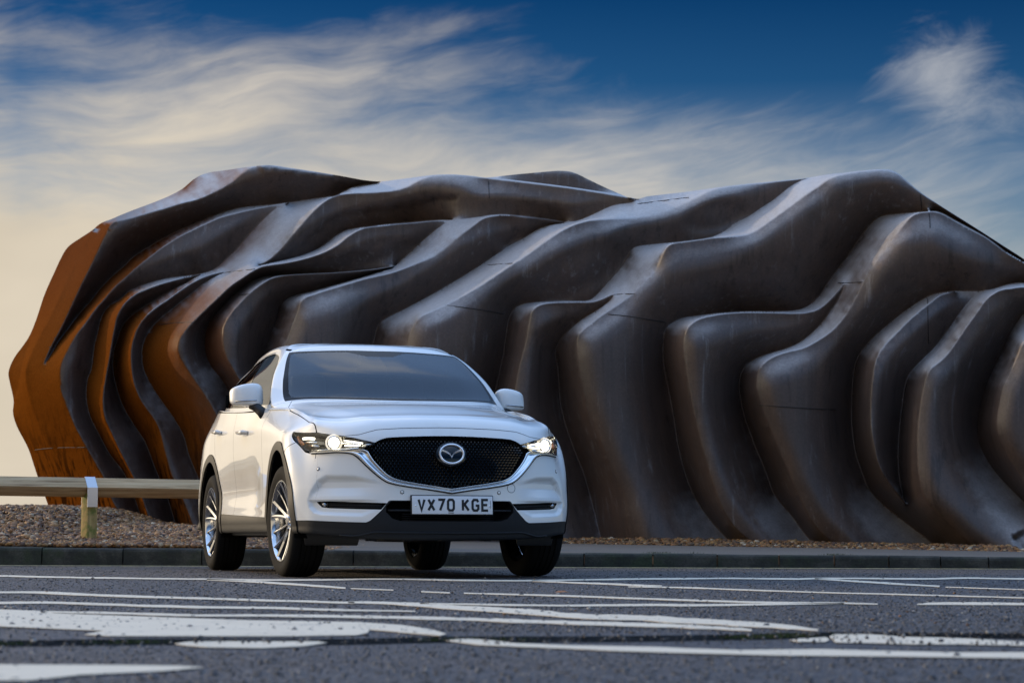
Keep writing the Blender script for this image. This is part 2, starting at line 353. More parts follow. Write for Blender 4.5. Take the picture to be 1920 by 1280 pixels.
C['R2'] = ('R', [(480,313.7),(466,317.6),(452.6,327.6),(436,342.6),(411,358.5),(386,371),(361,380),(342,384),(310.5,393.6),(277,403),(240,414),(215,420),(205,428),(198.5,439),(191,454),(181,477),(169,504),(151,541),(127,594),(110,629),(98.6,650),(88.6,672),(83,686)], [(0,1.6),(.6,1.55),(1,1.5)])
C['V3'] = ('V', [(707,341.4),(674,347.6),(654,354.3),(637,363.5),(629,367.7),(590.5,373.6),(557,379),(540,381.8),(490,387.4),(452.6,391),(419,400),(394,409.5),(370.7,419.6),(357,425.4),(335.6,434.6),(307,449),(277,467),(248.6,485.6),(234,500),(209,522),(187,545),(172,565),(150,590),(127,620),(109,644),(94,670),(83,686)], [(0,1.5),(.3,1.3),(.6,1.05),(.85,1.1),(1,1.5)])
C['R3'] = ('R', [(540,381.8),(523.6,384.6),(490,391.6),(462,397.5),(444,402),(414,410),(386,422),(360.7,434),(335.6,447),(307,465),(277,488),(256,505),(234,525),(212,545),(197,563.5),(180.6,582),(160.5,610),(142,634),(127,660.5),(116.5,682),(113,695),(112.5,714),(116,735),(127.5,767.5),(142.5,802.5),(162.5,840),(180,870),(195,896),(210,935),(222,957),(235,977),(262,1060)], [(0,1.65),(.25,1.75),(.5,1.95),(1,2.05)])
C['V4'] = ('V', [(540,381.8),(523.6,388.6),(507,400),(482,424),(456.7,452),(440,472),(420.6,490),(407,503),(395.5,510),(370.4,517),(340,521),(307,526),(273.4,535.3),(255,543),(240,550),(225.7,563.5),(205.7,575),(195.6,587),(188,603.7),(184,622),(177,650),(172,692),(164,717),(162.5,750),(170,785),(185,815),(207,855),(235,892),(262,960),(290,1060)], [(0,1.7),(.25,1.6),(.5,1.7),(1,1.75)])
C['R4'] = ('R', [(377,517.6),(348.7,523.6),(323.6,530.3),(295,538.7),(273.4,547),(255,555.4),(240,567),(232.4,575),(224,588.6),(219,600),(215.7,617),(212.3,633.8),(205.7,675.6),(199,714),(194,755),(197.5,785),(207.5,808),(222.5,840),(240,874),(258,910),(280,970),(305,1060)], [(0,2.1),(.25,2.4),(1,2.45)])
C['V5'] = ('V', [(377,517.6),(365,523),(348.7,532.8),(323.6,545.3),(290,565.4),(256.7,587),(240,601),(229,615),(221,637),(214,659),(211.5,692),(217,722),(230,762),(252,800),(272,830),(292,880),(320,950),(350,1060)], [(0,2.1),(.3,1.95),(1,2.0)])
C['R5'] = ('R', [(420.6,512.6),(390.5,520),(365.4,531),(340,547),(315,565.4),(290,582.5),(274,597),(261,614),(253,633),(248.3,650),(246.8,667),(247.5,689),(250,710),(255,730),(267.5,757.5),(287.5,784),(300,807),(307,837),(315,865.4),(322,890),(345,940),(390,1060)], [(0,2.3),(.25,2.65),(1,2.75)])
C['V6'] = ('V', [(420.6,512.6),(404,520),(382,533.6),(357,553.7),(332,573.8),(307,593.8),(290,610),(278,626),(271,640),(266,660),(268,690),(280,720),(300,750),(325,785),(345,820),(355,855),(400,960),(440,1060)], [(0,2.3),(.3,2.4),(1,2.45)])
C['R6'] = ('R', [(845,413.8),(820,414.8),(770,419.6),(745,421.5),(720,424.6),(686,428.6),(670.7,434),(652,445.5),(632,462),(607,475.8),(574,487.2),(540,495.3),(515,499.2),(501,501.4),(489,504),(474,511.5),(455.7,523.6),(432,540),(407,563.7),(385.5,583.8),(370.4,599),(357,612),(347,624),(338,636),(333,650),(332.5,660),(337,671),(344,682),(355,699),(375,727),(392,752),(403,772),(430,820),(480,900),(540,1000),(565,1060)], [(0,2.95),(.12,3.1),(.45,3.2),(.6,3.2),(1,3.3)])
C['RG'] = ('R', [(1195.6,372),(1184,370.6),(1159,367),(1117,360),(1067,352.7),(1040,349.3),(1004,345),(954,339.2),(912,334.6),(879,330.6),(853.8,328.6),(828.7,328.8),(807,331),(787,337.6),(762,351),(740,358.6),(724,361),(682.5,363.7),(660,364.6),(645,366),(632,368.2),(615.5,375),(599,387),(582,403.7),(565.4,422),(548.7,442),(532,464),(515,481.5),(500,493),(485,500)], [(0,3.6),(.2,3.3),(.5,2.75),(.75,2.5),(1,2.6)])
C['V7'] = ('V', [(485,500),(507,495),(540,487.6),(565.4,480.6),(590.5,470.5),(610.6,457.5),(629,442.8),(645.7,433.8),(665.7,429),(691,425.4),(720,421.6),(770,417),(820,412.8),(845,412.4)], [(0,2.6),(.3,2.25),(.8,2.3),(1,2.7)])
C['V8'] = ('V', [(739,500),(714,503.4),(680.6,507.6),(630.5,511.8),(563.6,515),(532.6,517),(507.5,519),(487.5,522.5),(470.7,530),(449,545.3),(424,568.8),(407,587),(395.6,602),(388.8,615.6),(384,640),(386,665),(397,690),(417,715),(455,790),(505,890),(560,1005),(575,1060)], [(0,3.0),(.15,2.8),(.3,2.75),(.6,2.8),(1,2.8)])
C['R8'] = ('R', [(739,500),(714,505),(680.6,509.4),(630.5,513.6),(563.6,517),(535,519),(521,521),(507.5,525),(491,535),(471,550),(454,567),(437,585.5),(424,605.5),(419,617),(417.3,632),(418.5,649),(423,667),(437,693),(450,714),(490,780),(540,880),(590,1000),(605,1060)], [(0,3.05),(.2,3.25),(.5,3.5),(1,3.55)])
C['V9'] = ('V', [(1058.5,415.2),(1040,412.6),(1004,407.6),(962.5,403.2),(937,402),(917,403.6),(904,406),(870.5,411),(854,413),(845,413.8),(833.7,418.7),(812,433.8),(787,455.5),(762,479),(750,489),(739,500),(714,508.5),(674,521.5),(630.5,534),(588.7,546),(555,555),(538.5,562),(528.5,571),(523.8,580),(519,600),(510,622),(500,650.5),(490,680),(487,710),(500,780),(545,880),(610,990),(630,1060)], [(0,3.2),(.2,3.0),(.32,2.85),(.4,2.85),(.55,2.9),(.75,2.95),(1,2.95)])
C['R9'] = ('R', [(1058.5,416.8),(1040,414.6),(1004,409.8),(962.5,405.8),(937,405),(917,407),(904,411.4),(887,424),(862,442.5),(837,464),(813.6,480.8),(787,492.5),(753.5,506),(731,513.4),(689,523),(647,535),(614,545),(588,553.5),(571,560.5),(563,570),(558.6,583.7),(550,607),(542,629),(533.5,650),(523,680),(522,710),(530,760),(570,850),(640,980),(665,1060)], [(0,3.4),(.3,3.5),(.6,3.75),(1,3.85)])
C['V10'] = ('V', [(1195.6,372),(1182,378.6),(1159,382),(1145.4,385.3),(1133.8,390),(1108.7,402),(1082,413),(1058.5,416.8),(1033.4,420.4),(1014,426.5),(996,436),(971,452),(937,472),(904,494.5),(875.5,513),(860,522.5),(810,552),(764,577),(727.5,595.4),(712.4,605.4),(706.6,615.4),(704,627),(700,645),(690,680),(688,710),(700,780),(740,870),(805,985),(835,1060)], [(0,3.6),(.12,3.35),(.22,3.25),(.5,3.35),(.75,3.35),(1,3.3)])
C['R10'] = ('R', [(1512,331.6),(1489,334.8),(1447,339),(1397,344.4),(1355,349.8),(1338.5,353.4),(1322,359.5),(1304,369),(1284,379),(1259,389),(1234,398.6),(1209,405.3),(1184,408.6),(1150.5,409.5),(1125.4,410.9),(1103.7,413.2),(1083.6,418.4),(1067,425),(1050,434),(1025,450.5),(1000,469),(984,480.5),(960.6,495.5),(927,518.5),(894,540),(860,559.4),(835,572.8),(810,584),(793.4,591.5),(783.4,599.5),(775,612),(768.4,627),(763,648),(756,690),(765,770),(800,860),(860,980),(885,1060)], [(0,4.1),(.2,4.05),(.45,4.25),(.6,4.35),(1,4.45)])
C['V11'] = ('V', [(1512,331.6),(1497,337.8),(1480.6,347),(1464,360),(1447,373.6),(1422,390),(1397,407),(1380,417),(1360,430.4),(1347,437),(1335,442),(1313.5,446.5),(1280,451),(1234,455.5),(1197,459.7),(1187,463),(1181,469),(1177,477),(1170,491),(1159,506),(1140.6,527),(1127,542),(1117,553),(1104,562),(1077,563.6),(1040,564.6),(1000,566.5),(976,571),(964,578.6),(957,590),(952,607),(949,627),(944,664),(932,720),(924,770),(926,810),(932,860),(965,950),(1000,1060)], [(0,4.1),(.25,4.05),(.45,4.0),(.6,4.0),(.75,3.85),(.87,3.9),(1,4.2)])
C['R11'] = ('R', [(1150,551),(1137,557),(1124,562.5),(1107,566.4),(1077,566.6),(1043.6,567.6),(1018.5,570),(1006,575),(998,584),(993,604),(985,647),(973,694),(966,735),(957,790),(965,860),(1000,950),(1035,1060)], [(0,4.7),(.3,4.75),(1,4.9)])
C['V12'] = ('V', [(1150,551),(1144,560),(1130.6,572),(1110.5,585.4),(1094,595.4),(1077,608),(1065.4,618.8),(1058,627),(1047,642),(1041,660),(1046,690),(1053,764),(1072,826),(1096,888),(1115,955),(1129,1008),(1150,1060)], [(0,4.7),(.2,4.5),(.4,4.3),(.75,4.35),(1,4.65)])
C['R12'] = ('R', [(1920,481.5),(1877,454.6),(1838,429.8),(1798,405),(1758,380),(1724.5,357.6),(1699,337),(1681,322.4),(1667,317),(1651,315.8),(1625,317.4),(1599.5,320.4),(1575.7,325),(1567,327),(1551,334),(1534,346.8),(1514,360),(1489,378.6),(1464,397),(1439,415),(1414,432),(1397,438.6),(1363.6,442.4),(1330,445.2),(1292.6,450.6),(1268,454),(1257,457),(1250,463),(1244,473),(1237.4,487),(1229,505),(1217.5,518),(1202.5,533.5),(1187.5,548.6),(1169,563.6),(1144,580),(1124,593.7),(1107,607),(1094,617),(1086,626),(1082.5,636),(1082,655),(1084.5,682),(1098,744.6),(1120,807),(1148.5,874),(1172.5,926.7),(1184.5,970),(1196.5,1010.5),(1212,1060)], [(0,5.4),(.2,5.15),(.35,5.0),(.55,4.95),(.7,5.05),(1,5.2)])
C['V13'] = ('V', [(1738,392),(1708.6,395),(1667,398.6),(1651,401.6),(1637,411),(1615.4,437),(1597.5,464.7),(1579.7,488.5),(1560,516),(1547,535),(1537.6,549),(1524,564),(1507.5,574.5),(1491,579),(1457,581),(1407,581),(1374,582.3),(1340,585.6),(1303.5,590.4),(1282,593.7),(1265,600.4),(1255,607),(1248,615.4),(1244.5,632),(1243,656),(1246.7,692),(1261,764),(1273,836),(1287,888),(1307,936),(1335,974.6),(1364,1006),(1410,1060)], [(0,5.15),(.08,4.8),(.2,4.6),(.4,4.55),(.55,4.75),(.65,4.6),(.85,4.7),(1,5.05)])
C['R13'] = ('R', [(1582.6,529),(1570,545),(1558,558),(1545,570.5),(1532,578.5),(1515,583.5),(1491,585.4),(1457,584.6),(1407,583.8),(1365.4,585.6),(1332,590.6),(1312,596),(1298.5,604),(1290,612.6),(1284.5,625.5),(1282,640),(1282.6,660),(1287.5,692),(1297,744.6),(1311,807),(1326,859.6),(1340,907.5),(1359,955.4),(1383,989),(1412,1014),(1450,1060)], [(0,5.35),(.2,5.45),(.4,5.6),(1,5.7)])
C['V14'] = ('V', [(1582.6,529),(1577,545),(1568,562),(1556,580),(1540,602),(1524,619),(1499,639),(1474,650.5),(1440.6,660.6),(1415.6,670.6),(1401,680),(1393,691),(1386.5,716),(1393,764),(1412,821),(1436,879),(1455,927),(1479,955),(1508,994),(1522,1010.5),(1570,1060)], [(0,5.35),(.3,5.2),(.55,5.0),(.8,5.15),(1,5.55)])
C['R14'] = ('R', [(2140,1060),(2110,860),(2085,690),(1995,537),(1920,490),(1887,470.6),(1867,455.4),(1847.5,441.6),(1818,425.5),(1788,409.6),(1768,398.5),(1754,393.8),(1738.4,393.6),(1718.6,396.8),(1706.7,403.6),(1694.8,417),(1679,437),(1659,464.7),(1639,490.5),(1619.4,525),(1605.5,554.5),(1591.6,579.4),(1579.7,597),(1562,616),(1535,635),(1507.5,649),(1474,657.6),(1449,667),(1432,679),(1423.5,691),(1419,720),(1429,759),(1450,811.7),(1474.4,869),(1498,922),(1522,970),(1546,998.5),(1570,1017),(1610,1060)], [(0,6.3),(.3,6.3),(.45,5.95),(.6,5.85),(1,6.0)])
C['V15'] = ('V', [(1842,541.2),(1798,541),(1774,542.7),(1750,547.6),(1728.5,557.5),(1698.7,577.4),(1669,601),(1639,627),(1623,645),(1609.4,664.7),(1602.5,684.5),(1599.5,708),(1597.5,748),(1598.4,798.6),(1605.5,845.5),(1617,880.6),(1631,913.4),(1659,943),(1695,972),(1745,1010),(1800,1060)], [(0,5.85),(.2,5.6),(.5,5.4),(.8,5.55),(1,5.9)])
C['R15'] = ('R', [(1790,542.6),(1764,549.6),(1738.4,568.5),(1708.7,593),(1679,623),(1659,643.8),(1647,662.7),(1640,682.5),(1637,708),(1634,748),(1634.8,798.6),(1640.6,833.7),(1650,869),(1664,894.7),(1683,920.5),(1700,941)], [(0,5.95),(.2,6.15),(.5,6.4),(.85,6.45),(1,6.35)])
C['V16'] = ('V', [(2100,1060),(2080,820),(2040,650),(1975,548),(1920,525),(1887,529),(1867,535.5),(1852,539),(1842,541.2),(1821.8,555.6),(1806,573.4),(1788,599),(1768,627),(1752,647),(1734.4,664.7),(1714.6,684.5),(1704.7,698.4),(1698.7,714),(1692.8,748),(1687.5,798.6),(1685,845.5),(1687.5,892),(1694,925),(1700,941)], [(0,6.1),(.4,5.9),(.52,5.85),(.7,5.9),(1,6.05)])
C['R16'] = ('R', [(2070,1060),(2050,800),(2020,670),(1972,562),(1920,534.7),(1897,536.7),(1877,539.7),(1861.4,547.6),(1849.5,557.5),(1833.7,579.4),(1813.8,607),(1794,637),(1778,658.7),(1764,672.6),(1746,687),(1738.4,700.4),(1732.5,722),(1727.3,752),(1722,798.6),(1721.3,845.5),(1724,885),(1729.7,911),(1741,937),(1762.5,960),(1790.6,983.7),(1814,1007),(1837.5,1025),(1880,1060)], [(0,6.7),(.4,6.6),(.6,6.75),(1,6.95)])
C['V17'] = ('V', [(2012,1060),(1998,800),(1978,660),(1945,590),(1920,584),(1907,599),(1891,627),(1877,658.7),(1861.4,690.5),(1849.5,718),(1840,751),(1834,787),(1836,822),(1849,852.5),(1868,880.6),(1894,908.7),(1919.5,934.5),(1960,985),(1985,1060)], [(0,6.8),(.35,6.3),(.7,6.25),(1,6.75)])
C['R17'] = ('R', [(1980,1060),(1975,900),(1962,740),(1945,652),(1928,632),(1918,640),(1907,664.7),(1895,692.5),(1881,724),(1874.5,752),(1870,780),(1871,803),(1879.7,828),(1896,857),(1920,894.7),(1950,950),(1965,1060)], [(0,7.0),(.4,7.1),(1,7.2)])
C['V13b'] = ('V', [(2120,840),(2095,682),(1998,533),(1920,486.6),(1887,467.4),(1867,452.2),(1847.5,438.6),(1818,422.6),(1788,406.8),(1768,395.8),(1754,391.6),(1744,391.4)], [(0,5.3),(.5,5.25),(.8,5.1),(1,5.1)])
C['RGb'] = ('V', [(1168,364.8),(1117,357.2),(1067,350),(1040,346.6),(1004,342.4),(954,336.8),(915,332.9)], [(0,1.04),(1,1.04)])
# joints between steel plates
SEAMS = [[(914,335),(915,350),(916,372)], [(835,572.5),(880,578),(920,584),(944,589)], [(899,498),(925,496),(960,493.5)], [(1175,550),(1190,549.5)],
         [(1140,588),(1180,592),(1230,600),(1247,603)], [(1150,551.5),(1168,550),(1186,549.5)], [(1570,527.5),(1590,527),(1616,525.5)], [(1724,357),(1725.5,375),(1727,391)],
         [(1741,396),(1742.5,410),(1743,424)], [(1424,757),(1470,760),(1520,763),(1568,765)], [(60,848),(100,843.5),(163,842)], [(1190,381.5),(1240,375),(1290,368.5)],
         [(420,513.5),(445,510.5),(478,506.5)], [(434,556),(450,555),(467,553.5)], [(296,612),(330,608),(360,607)], [(1739,555),(1740,600),(1741,640)]]
HOLLOWS = [(706,474,62,22,-14,.05),(1088,506,84,40,-30,.07),(1340,404,60,26,-16,.06),(948,436,28,30,-20,.04)]
def building():
    root = empty('pavilion_building', tuple(on_depth(np.array(900.), np.array(1012.), 26.5)))
    root.location.z = 0.0
    tag(root, 'rippled brown weathering-steel pavilion with an orange rusted left end, behind the car', 'building')
    o = np.array(root.location)
    STEP = 4.0
    P, Hh, E, Ekind = [], [], [], []
    def addcurve(pts, kind, close=False):
        b = len(P)
        for p in pts: P.append((p[0], p[1])); Hh.append(p[2])
        n = len(pts)
        for i in range(n - 1): E.append((b + i, b + i + 1)); Ekind.append(kind)
    out = spline(OUT, STEP)
    addcurve(out, 'O')
    for nm, (kind, pts, hs) in C.items():
        q = spline(pts, STEP)
        L = np.r_[0, np.cumsum(np.linalg.norm(np.diff(q, axis=0), axis=1))]; L /= L[-1]
        h = np.interp(L, [a for a, _ in hs], [b for _, b in hs])
        addcurve(np.c_[q, h], kind)
    P = np.array(P); Hh = np.array(Hh)
    # interior points on a jittered triangular grid, kept clear of the curves
    g = 6.5
    xs, ys = np.meshgrid(np.arange(0, 2215, g), np.arange(305, 1066, g * .866))
    xs = xs + (np.arange(xs.shape[0]) % 2)[:, None] * g / 2
    I = np.stack([xs.ravel(), ys.ravel()], 1) + rng.uniform(-.6, .6, (xs.size, 2))
    poly = out[:, :2]
    I = I[in_poly(I, poly)]
    cell = 2.0; W, Hn = 1200, 560
    occ = np.zeros((W, Hn), bool)
    a = np.array([P[i] for i, j in E]); b = np.array([P[j] for i, j in E])
    for f in np.linspace(0, 1, 4):
        q = a + (b - a) * f
        ok = (q[:, 1] > 290) & (q[:, 0] >= 0); q = q[ok]
        occ[np.clip((q[:, 0] / cell).astype(int), 0, W - 1), np.clip(((q[:, 1] - 290) / cell).astype(int), 0, Hn - 1)] = True
    d = occ.copy()
    for dx in (-1, 0, 1):
        for dy in (-1, 0, 1): d |= np.roll(np.roll(occ, dx, 0), dy, 1)
    I = I[~d[np.clip((I[:, 0] / cell).astype(int), 0, W - 1), np.clip(((I[:, 1] - 290) / cell).astype(int), 0, Hn - 1)]]
    bot = np.array([(x, 1060.0) for x in np.arange(131, 2208, 6.5)])
    # two close rows beside every line keep its edge crisp
    par_pts = []
    for nm, (kind, pts, hs) in C.items():
        q = spline(pts, 5.0)[:, :2]; tg = np.gradient(q, axis=0); tg /= np.linalg.norm(tg, axis=1)[:, None] + 1e-9
        nn = np.stack([-tg[:, 1], tg[:, 0]], 1)
        for o_ in ((-1.5, 1.5) if kind == 'V' else (-2.2, 2.2)): par_pts.append(q + nn * o_)
    PP = np.concatenate(par_pts); PP = PP[in_poly(PP, poly)]
    near = np.zeros(len(PP), bool)
    # drop those that fall on another line
    seg_a, seg_e = a, b - a
    for k in range(0, len(PP), 400):
        blk = PP[k:k + 400]
        t_ = np.clip(((blk[:, None] - seg_a[None]) * seg_e[None]).sum(2) / np.maximum((seg_e ** 2).sum(1), 1e-9)[None], 0, 1)
        dist = np.linalg.norm(blk[:, None] - seg_a[None] - t_[..., None] * seg_e[None], axis=2).min(1)
        near[k:k + 400] = dist < 1.15
    PP = PP[~near]
    allp = np.r_[P, I, PP, bot]
    vs, es, fs, ov, oe, of = delaunay_2d_cdt([Vector(p) for p in allp], E, [], 0, 1e-4)
    V2 = np.array([tuple(v) for v in vs]); F = np.array([f for f in fs if len(f) == 3])
    cen = V2[F].mean(1)
    F = F[in_poly(cen, np.r_[poly, [(2210, 1060.5), (125, 1060.5)]])]
    # orientation: counter-clockwise seen from the camera (image y runs down)
    A = V2[F]; cr = (A[:, 1, 0]-A[:, 0, 0])*(A[:, 2, 1]-A[:, 0, 1]) - (A[:, 1, 1]-A[:, 0, 1])*(A[:, 2, 0]-A[:, 0, 0])
    F[cr > 0] = F[cr > 0][:, ::-1]
    n = len(V2)
    h = np.zeros(n); fixed = np.zeros(n, bool)
    for i, lst in enumerate(ov):
        k = [j for j in lst if j < len(P)]
        if k: h[i] = np.mean([Hh[j] for j in k]); fixed[i] = True
    # crossings of curves that the triangulation added: take the mean of fixed neighbours
    EE = np.unique(np.sort(np.r_[F[:, [0, 1]], F[:, [1, 2]], F[:, [2, 0]]], axis=1), axis=0)
    w = 1.0 / np.maximum(np.linalg.norm(V2[EE[:, 0]] - V2[EE[:, 1]], axis=1), .8)
    free = ~fixed
    deg = np.bincount(EE[:, 0], w, n) + np.bincount(EE[:, 1], w, n)
    def lap(x):
        return deg * x - np.bincount(EE[:, 0], w * x[EE[:, 1]], n) - np.bincount(EE[:, 1], w * x[EE[:, 0]], n)
    # membrane through the curves, blown out a little between them
    rhs = np.where(free, 0.00009 * 6.5, 0.0)
    x = h.copy(); r = (rhs - lap(x)) * free; Mi = 1 / np.maximum(deg, 1e-9); z = Mi * r; p = z.copy(); rz = r @ z
    for it in range(900):
        Ap = lap(p) * free; al = rz / max(p @ Ap, 1e-30); x += al * p; r -= al * Ap
        z = Mi * r; rz2 = r @ z
        if rz2 < 1e-10: break
        p = z + rz2 / rz * p; rz = rz2
    h = x
    # soften the ridges a little
    for _ in range(0):
        nb = (np.bincount(EE[:, 0], h[EE[:, 1]], n) + np.bincount(EE[:, 1], h[EE[:, 0]], n)) / np.maximum(np.bincount(EE[:, 0], minlength=n) + np.bincount(EE[:, 1], minlength=n), 1)
        soft = free
        h = np.where(soft, .6 * h + .4 * nb, h)
    # the sheet rolls over behind every ridge: a soft shoulder on the face side
    def nearest(kind):
        Q, Tn = [], []
        for nm, (kd, pts, hs) in C.items():
            if kd == kind and nm not in ('L0', 'L1'):
                q = spline(pts, 4.0)[:, :2]; tg = np.gradient(q, axis=0); Q.append(q); Tn.append(tg / (np.linalg.norm(tg, axis=1)[:, None] + 1e-9))
        Q, Tn = np.concatenate(Q).astype(np.float32), np.concatenate(Tn).astype(np.float32); P2 = V2.astype(np.float32)
        dist = np.empty(n, np.float32); side = np.empty(n, np.float32)
        order = np.argsort(P2[:, 0]); qo = np.argsort(Q[:, 0]); Q, Tn = Q[qo], Tn[qo]
        for k in range(0, n, 1500):
            ii = order[k:k + 1500]; b_ = P2[ii]
            lo, hi = np.searchsorted(Q[:, 0], b_[0, 0] - 70), np.searchsorted(Q[:, 0], b_[-1, 0] + 70)
            if hi <= lo: dist[ii] = 99; side[ii] = 0; continue
            q = Q[lo:hi]; D = b_[:, None] - q[None]; d2 = (D ** 2).sum(2); j = d2.argmin(1); r_ = np.arange(len(ii))
            dist[ii] = np.sqrt(d2[r_, j]); dv = D[r_, j]; tg = Tn[lo:hi][j]
            side[ii] = dv[:, 0] * tg[:, 1] - dv[:, 1] * tg[:, 0]
        return dist, side
    dR, sR = nearest('R'); dV, sV = nearest('V')
    face = np.where(dR < dV, sR > 0, sV < 0)
    face &= V2[:, 0] > np.interp(V2[:, 1], [400, 414, 438, 504, 594, 650, 686, 690, 714, 767, 840, 896, 977, 1060], [245, 225, 200, 170, 128, 100, 84, 113, 113, 128, 163, 196, 236, 263])
    qd = np.where(sR > 0, np.clip(dR / 32, 0, 1), 1.0); fv = np.clip(dV / 62, 0, 1); fv = fv * fv * (3 - 2 * fv)
    h = h + np.where(face & free, .105 * (1 - (1 - qd) ** 2.2) * fv, 0)
    # scooped hollows pressed into the broad faces (px, py, half length, half width, slope, depth)
    for cx, cy, rx, ry, an, dp in HOLLOWS:
        ca, sa = math.cos(R(an)), math.sin(R(an)); dx, dy = V2[:, 0] - cx, V2[:, 1] - cy
        rr = np.sqrt(((dx * ca + dy * sa) / rx) ** 2 + ((-dx * sa + dy * ca) / ry) ** 2)
        h = h - np.where(free, dp * np.exp(-rr ** 6), 0)
    V3 = on_depth(V2[:, 0], V2[:, 1], Y_BACK - h)
    V3[:, 2] = np.maximum(V3[:, 2], -.3)
    # split into ribs along the valley lines
    vset = set()
    for k, lst in enumerate(oe):
        pass
    ek = {}
    for k, lst in enumerate(oe):
        if any(j < len(E) and Ekind[j] == 'V' for j in lst): ek[tuple(sorted(es[k]))] = 1
    nb = {}
    par = np.arange(len(F))
    def find(i):
        while par[i] != i: par[i] = par[par[i]]; i = par[i]
        return i
    for i, f in enumerate(F):
        for a_, b_ in ((f[0], f[1]), (f[1], f[2]), (f[2], f[0])):
            k = (a_, b_) if a_ < b_ else (b_, a_)
            if k in ek: continue
            if k in nb:
                ra, rb = find(nb[k]), find(i)
                if ra != rb: par[ra] = rb
            else: nb[k] = i
    lab = np.array([find(i) for i in range(len(F))])
    ids, cnt = np.unique(lab, return_counts=True)
    big = ids[cnt > 60]
    main = ids[np.argmax(cnt)]
    # boundary edges for the roof and end walls that run back out of sight
    be = {}
    for i, f in enumerate(F):
        for a_, b_ in ((f[0], f[1]), (f[1], f[2]), (f[2], f[0])):
            k = (min(a_, b_), max(a_, b_)); be[k] = (a_, b_, i) if k not in be else None
    be = [v for v in be.values() if v]
    for cid in big:
        sel = (lab == cid) | ((cid == main) & ~np.isin(lab, big))
        f = F[sel]; u, inv = np.unique(f, return_inverse=True)
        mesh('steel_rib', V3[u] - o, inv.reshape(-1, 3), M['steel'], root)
    # back: each outline edge swept to a rear wall
    vb = {}; VV = []; FF = []
    def vid(i, back):
        k = (i, back)
        if k not in vb:
            q = V3[i].copy()
            if back: q[1] = max(q[1], Y_BACK - 1.0) + 4.0; q[2] = q[2] * .93; q[0] = q[0] * .96 + .2
            vb[k] = len(VV); VV.append(q - o)
        return vb[k]
    for a_, b_, i in be:
        if V2[a_, 1] > 1059 and V2[b_, 1] > 1059: continue
        FF.append((vid(b_, 0), vid(a_, 0), vid(a_, 1), vid(b_, 1)))
    ring = [vid(i, 1) for i in [e[0] for e in be] if (i, 1) in vb]
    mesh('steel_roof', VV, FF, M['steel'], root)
    rear = [V3[i] for i in [e[0] for e in be] if V2[i, 1] < 1059]
    rear = np.array(sorted(rear, key=lambda q: q[0]))
    Vr, Fr = [], []
    for q in rear[::6]:
        yb = max(q[1], Y_BACK - 1.0) + 4.0
        Vr += [(q[0] * .96 + .2 - o[0], yb - .01 - o[1], q[2] * .92), (q[0] * .96 + .2 - o[0], yb - .01 - o[1], -.3)]
    for k in range(len(Vr) // 2 - 1): Fr.append((2 * k, 2 * k + 1, 2 * k + 3, 2 * k + 2))
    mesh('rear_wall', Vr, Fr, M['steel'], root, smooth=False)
    # plate joints: thin dark beads following the surface
    hf = h
    for s in SEAMS:
        q = spline(s, 5)
        hh = []
        for pt in q:
            dd = np.linalg.norm(V2 - pt[:2], axis=1); k = np.argsort(dd)[:4]; ww = 1 / (dd[k] + .3); hh.append((hf[k] * ww).sum() / ww.sum())
        pts = on_depth(q[:, 0], q[:, 1], Y_BACK - np.array(hh) - .004) - o
        MB().tube(pts, .0042, 5).build('plate_joint', M['seam'], root)
    return root
pavilion = building()
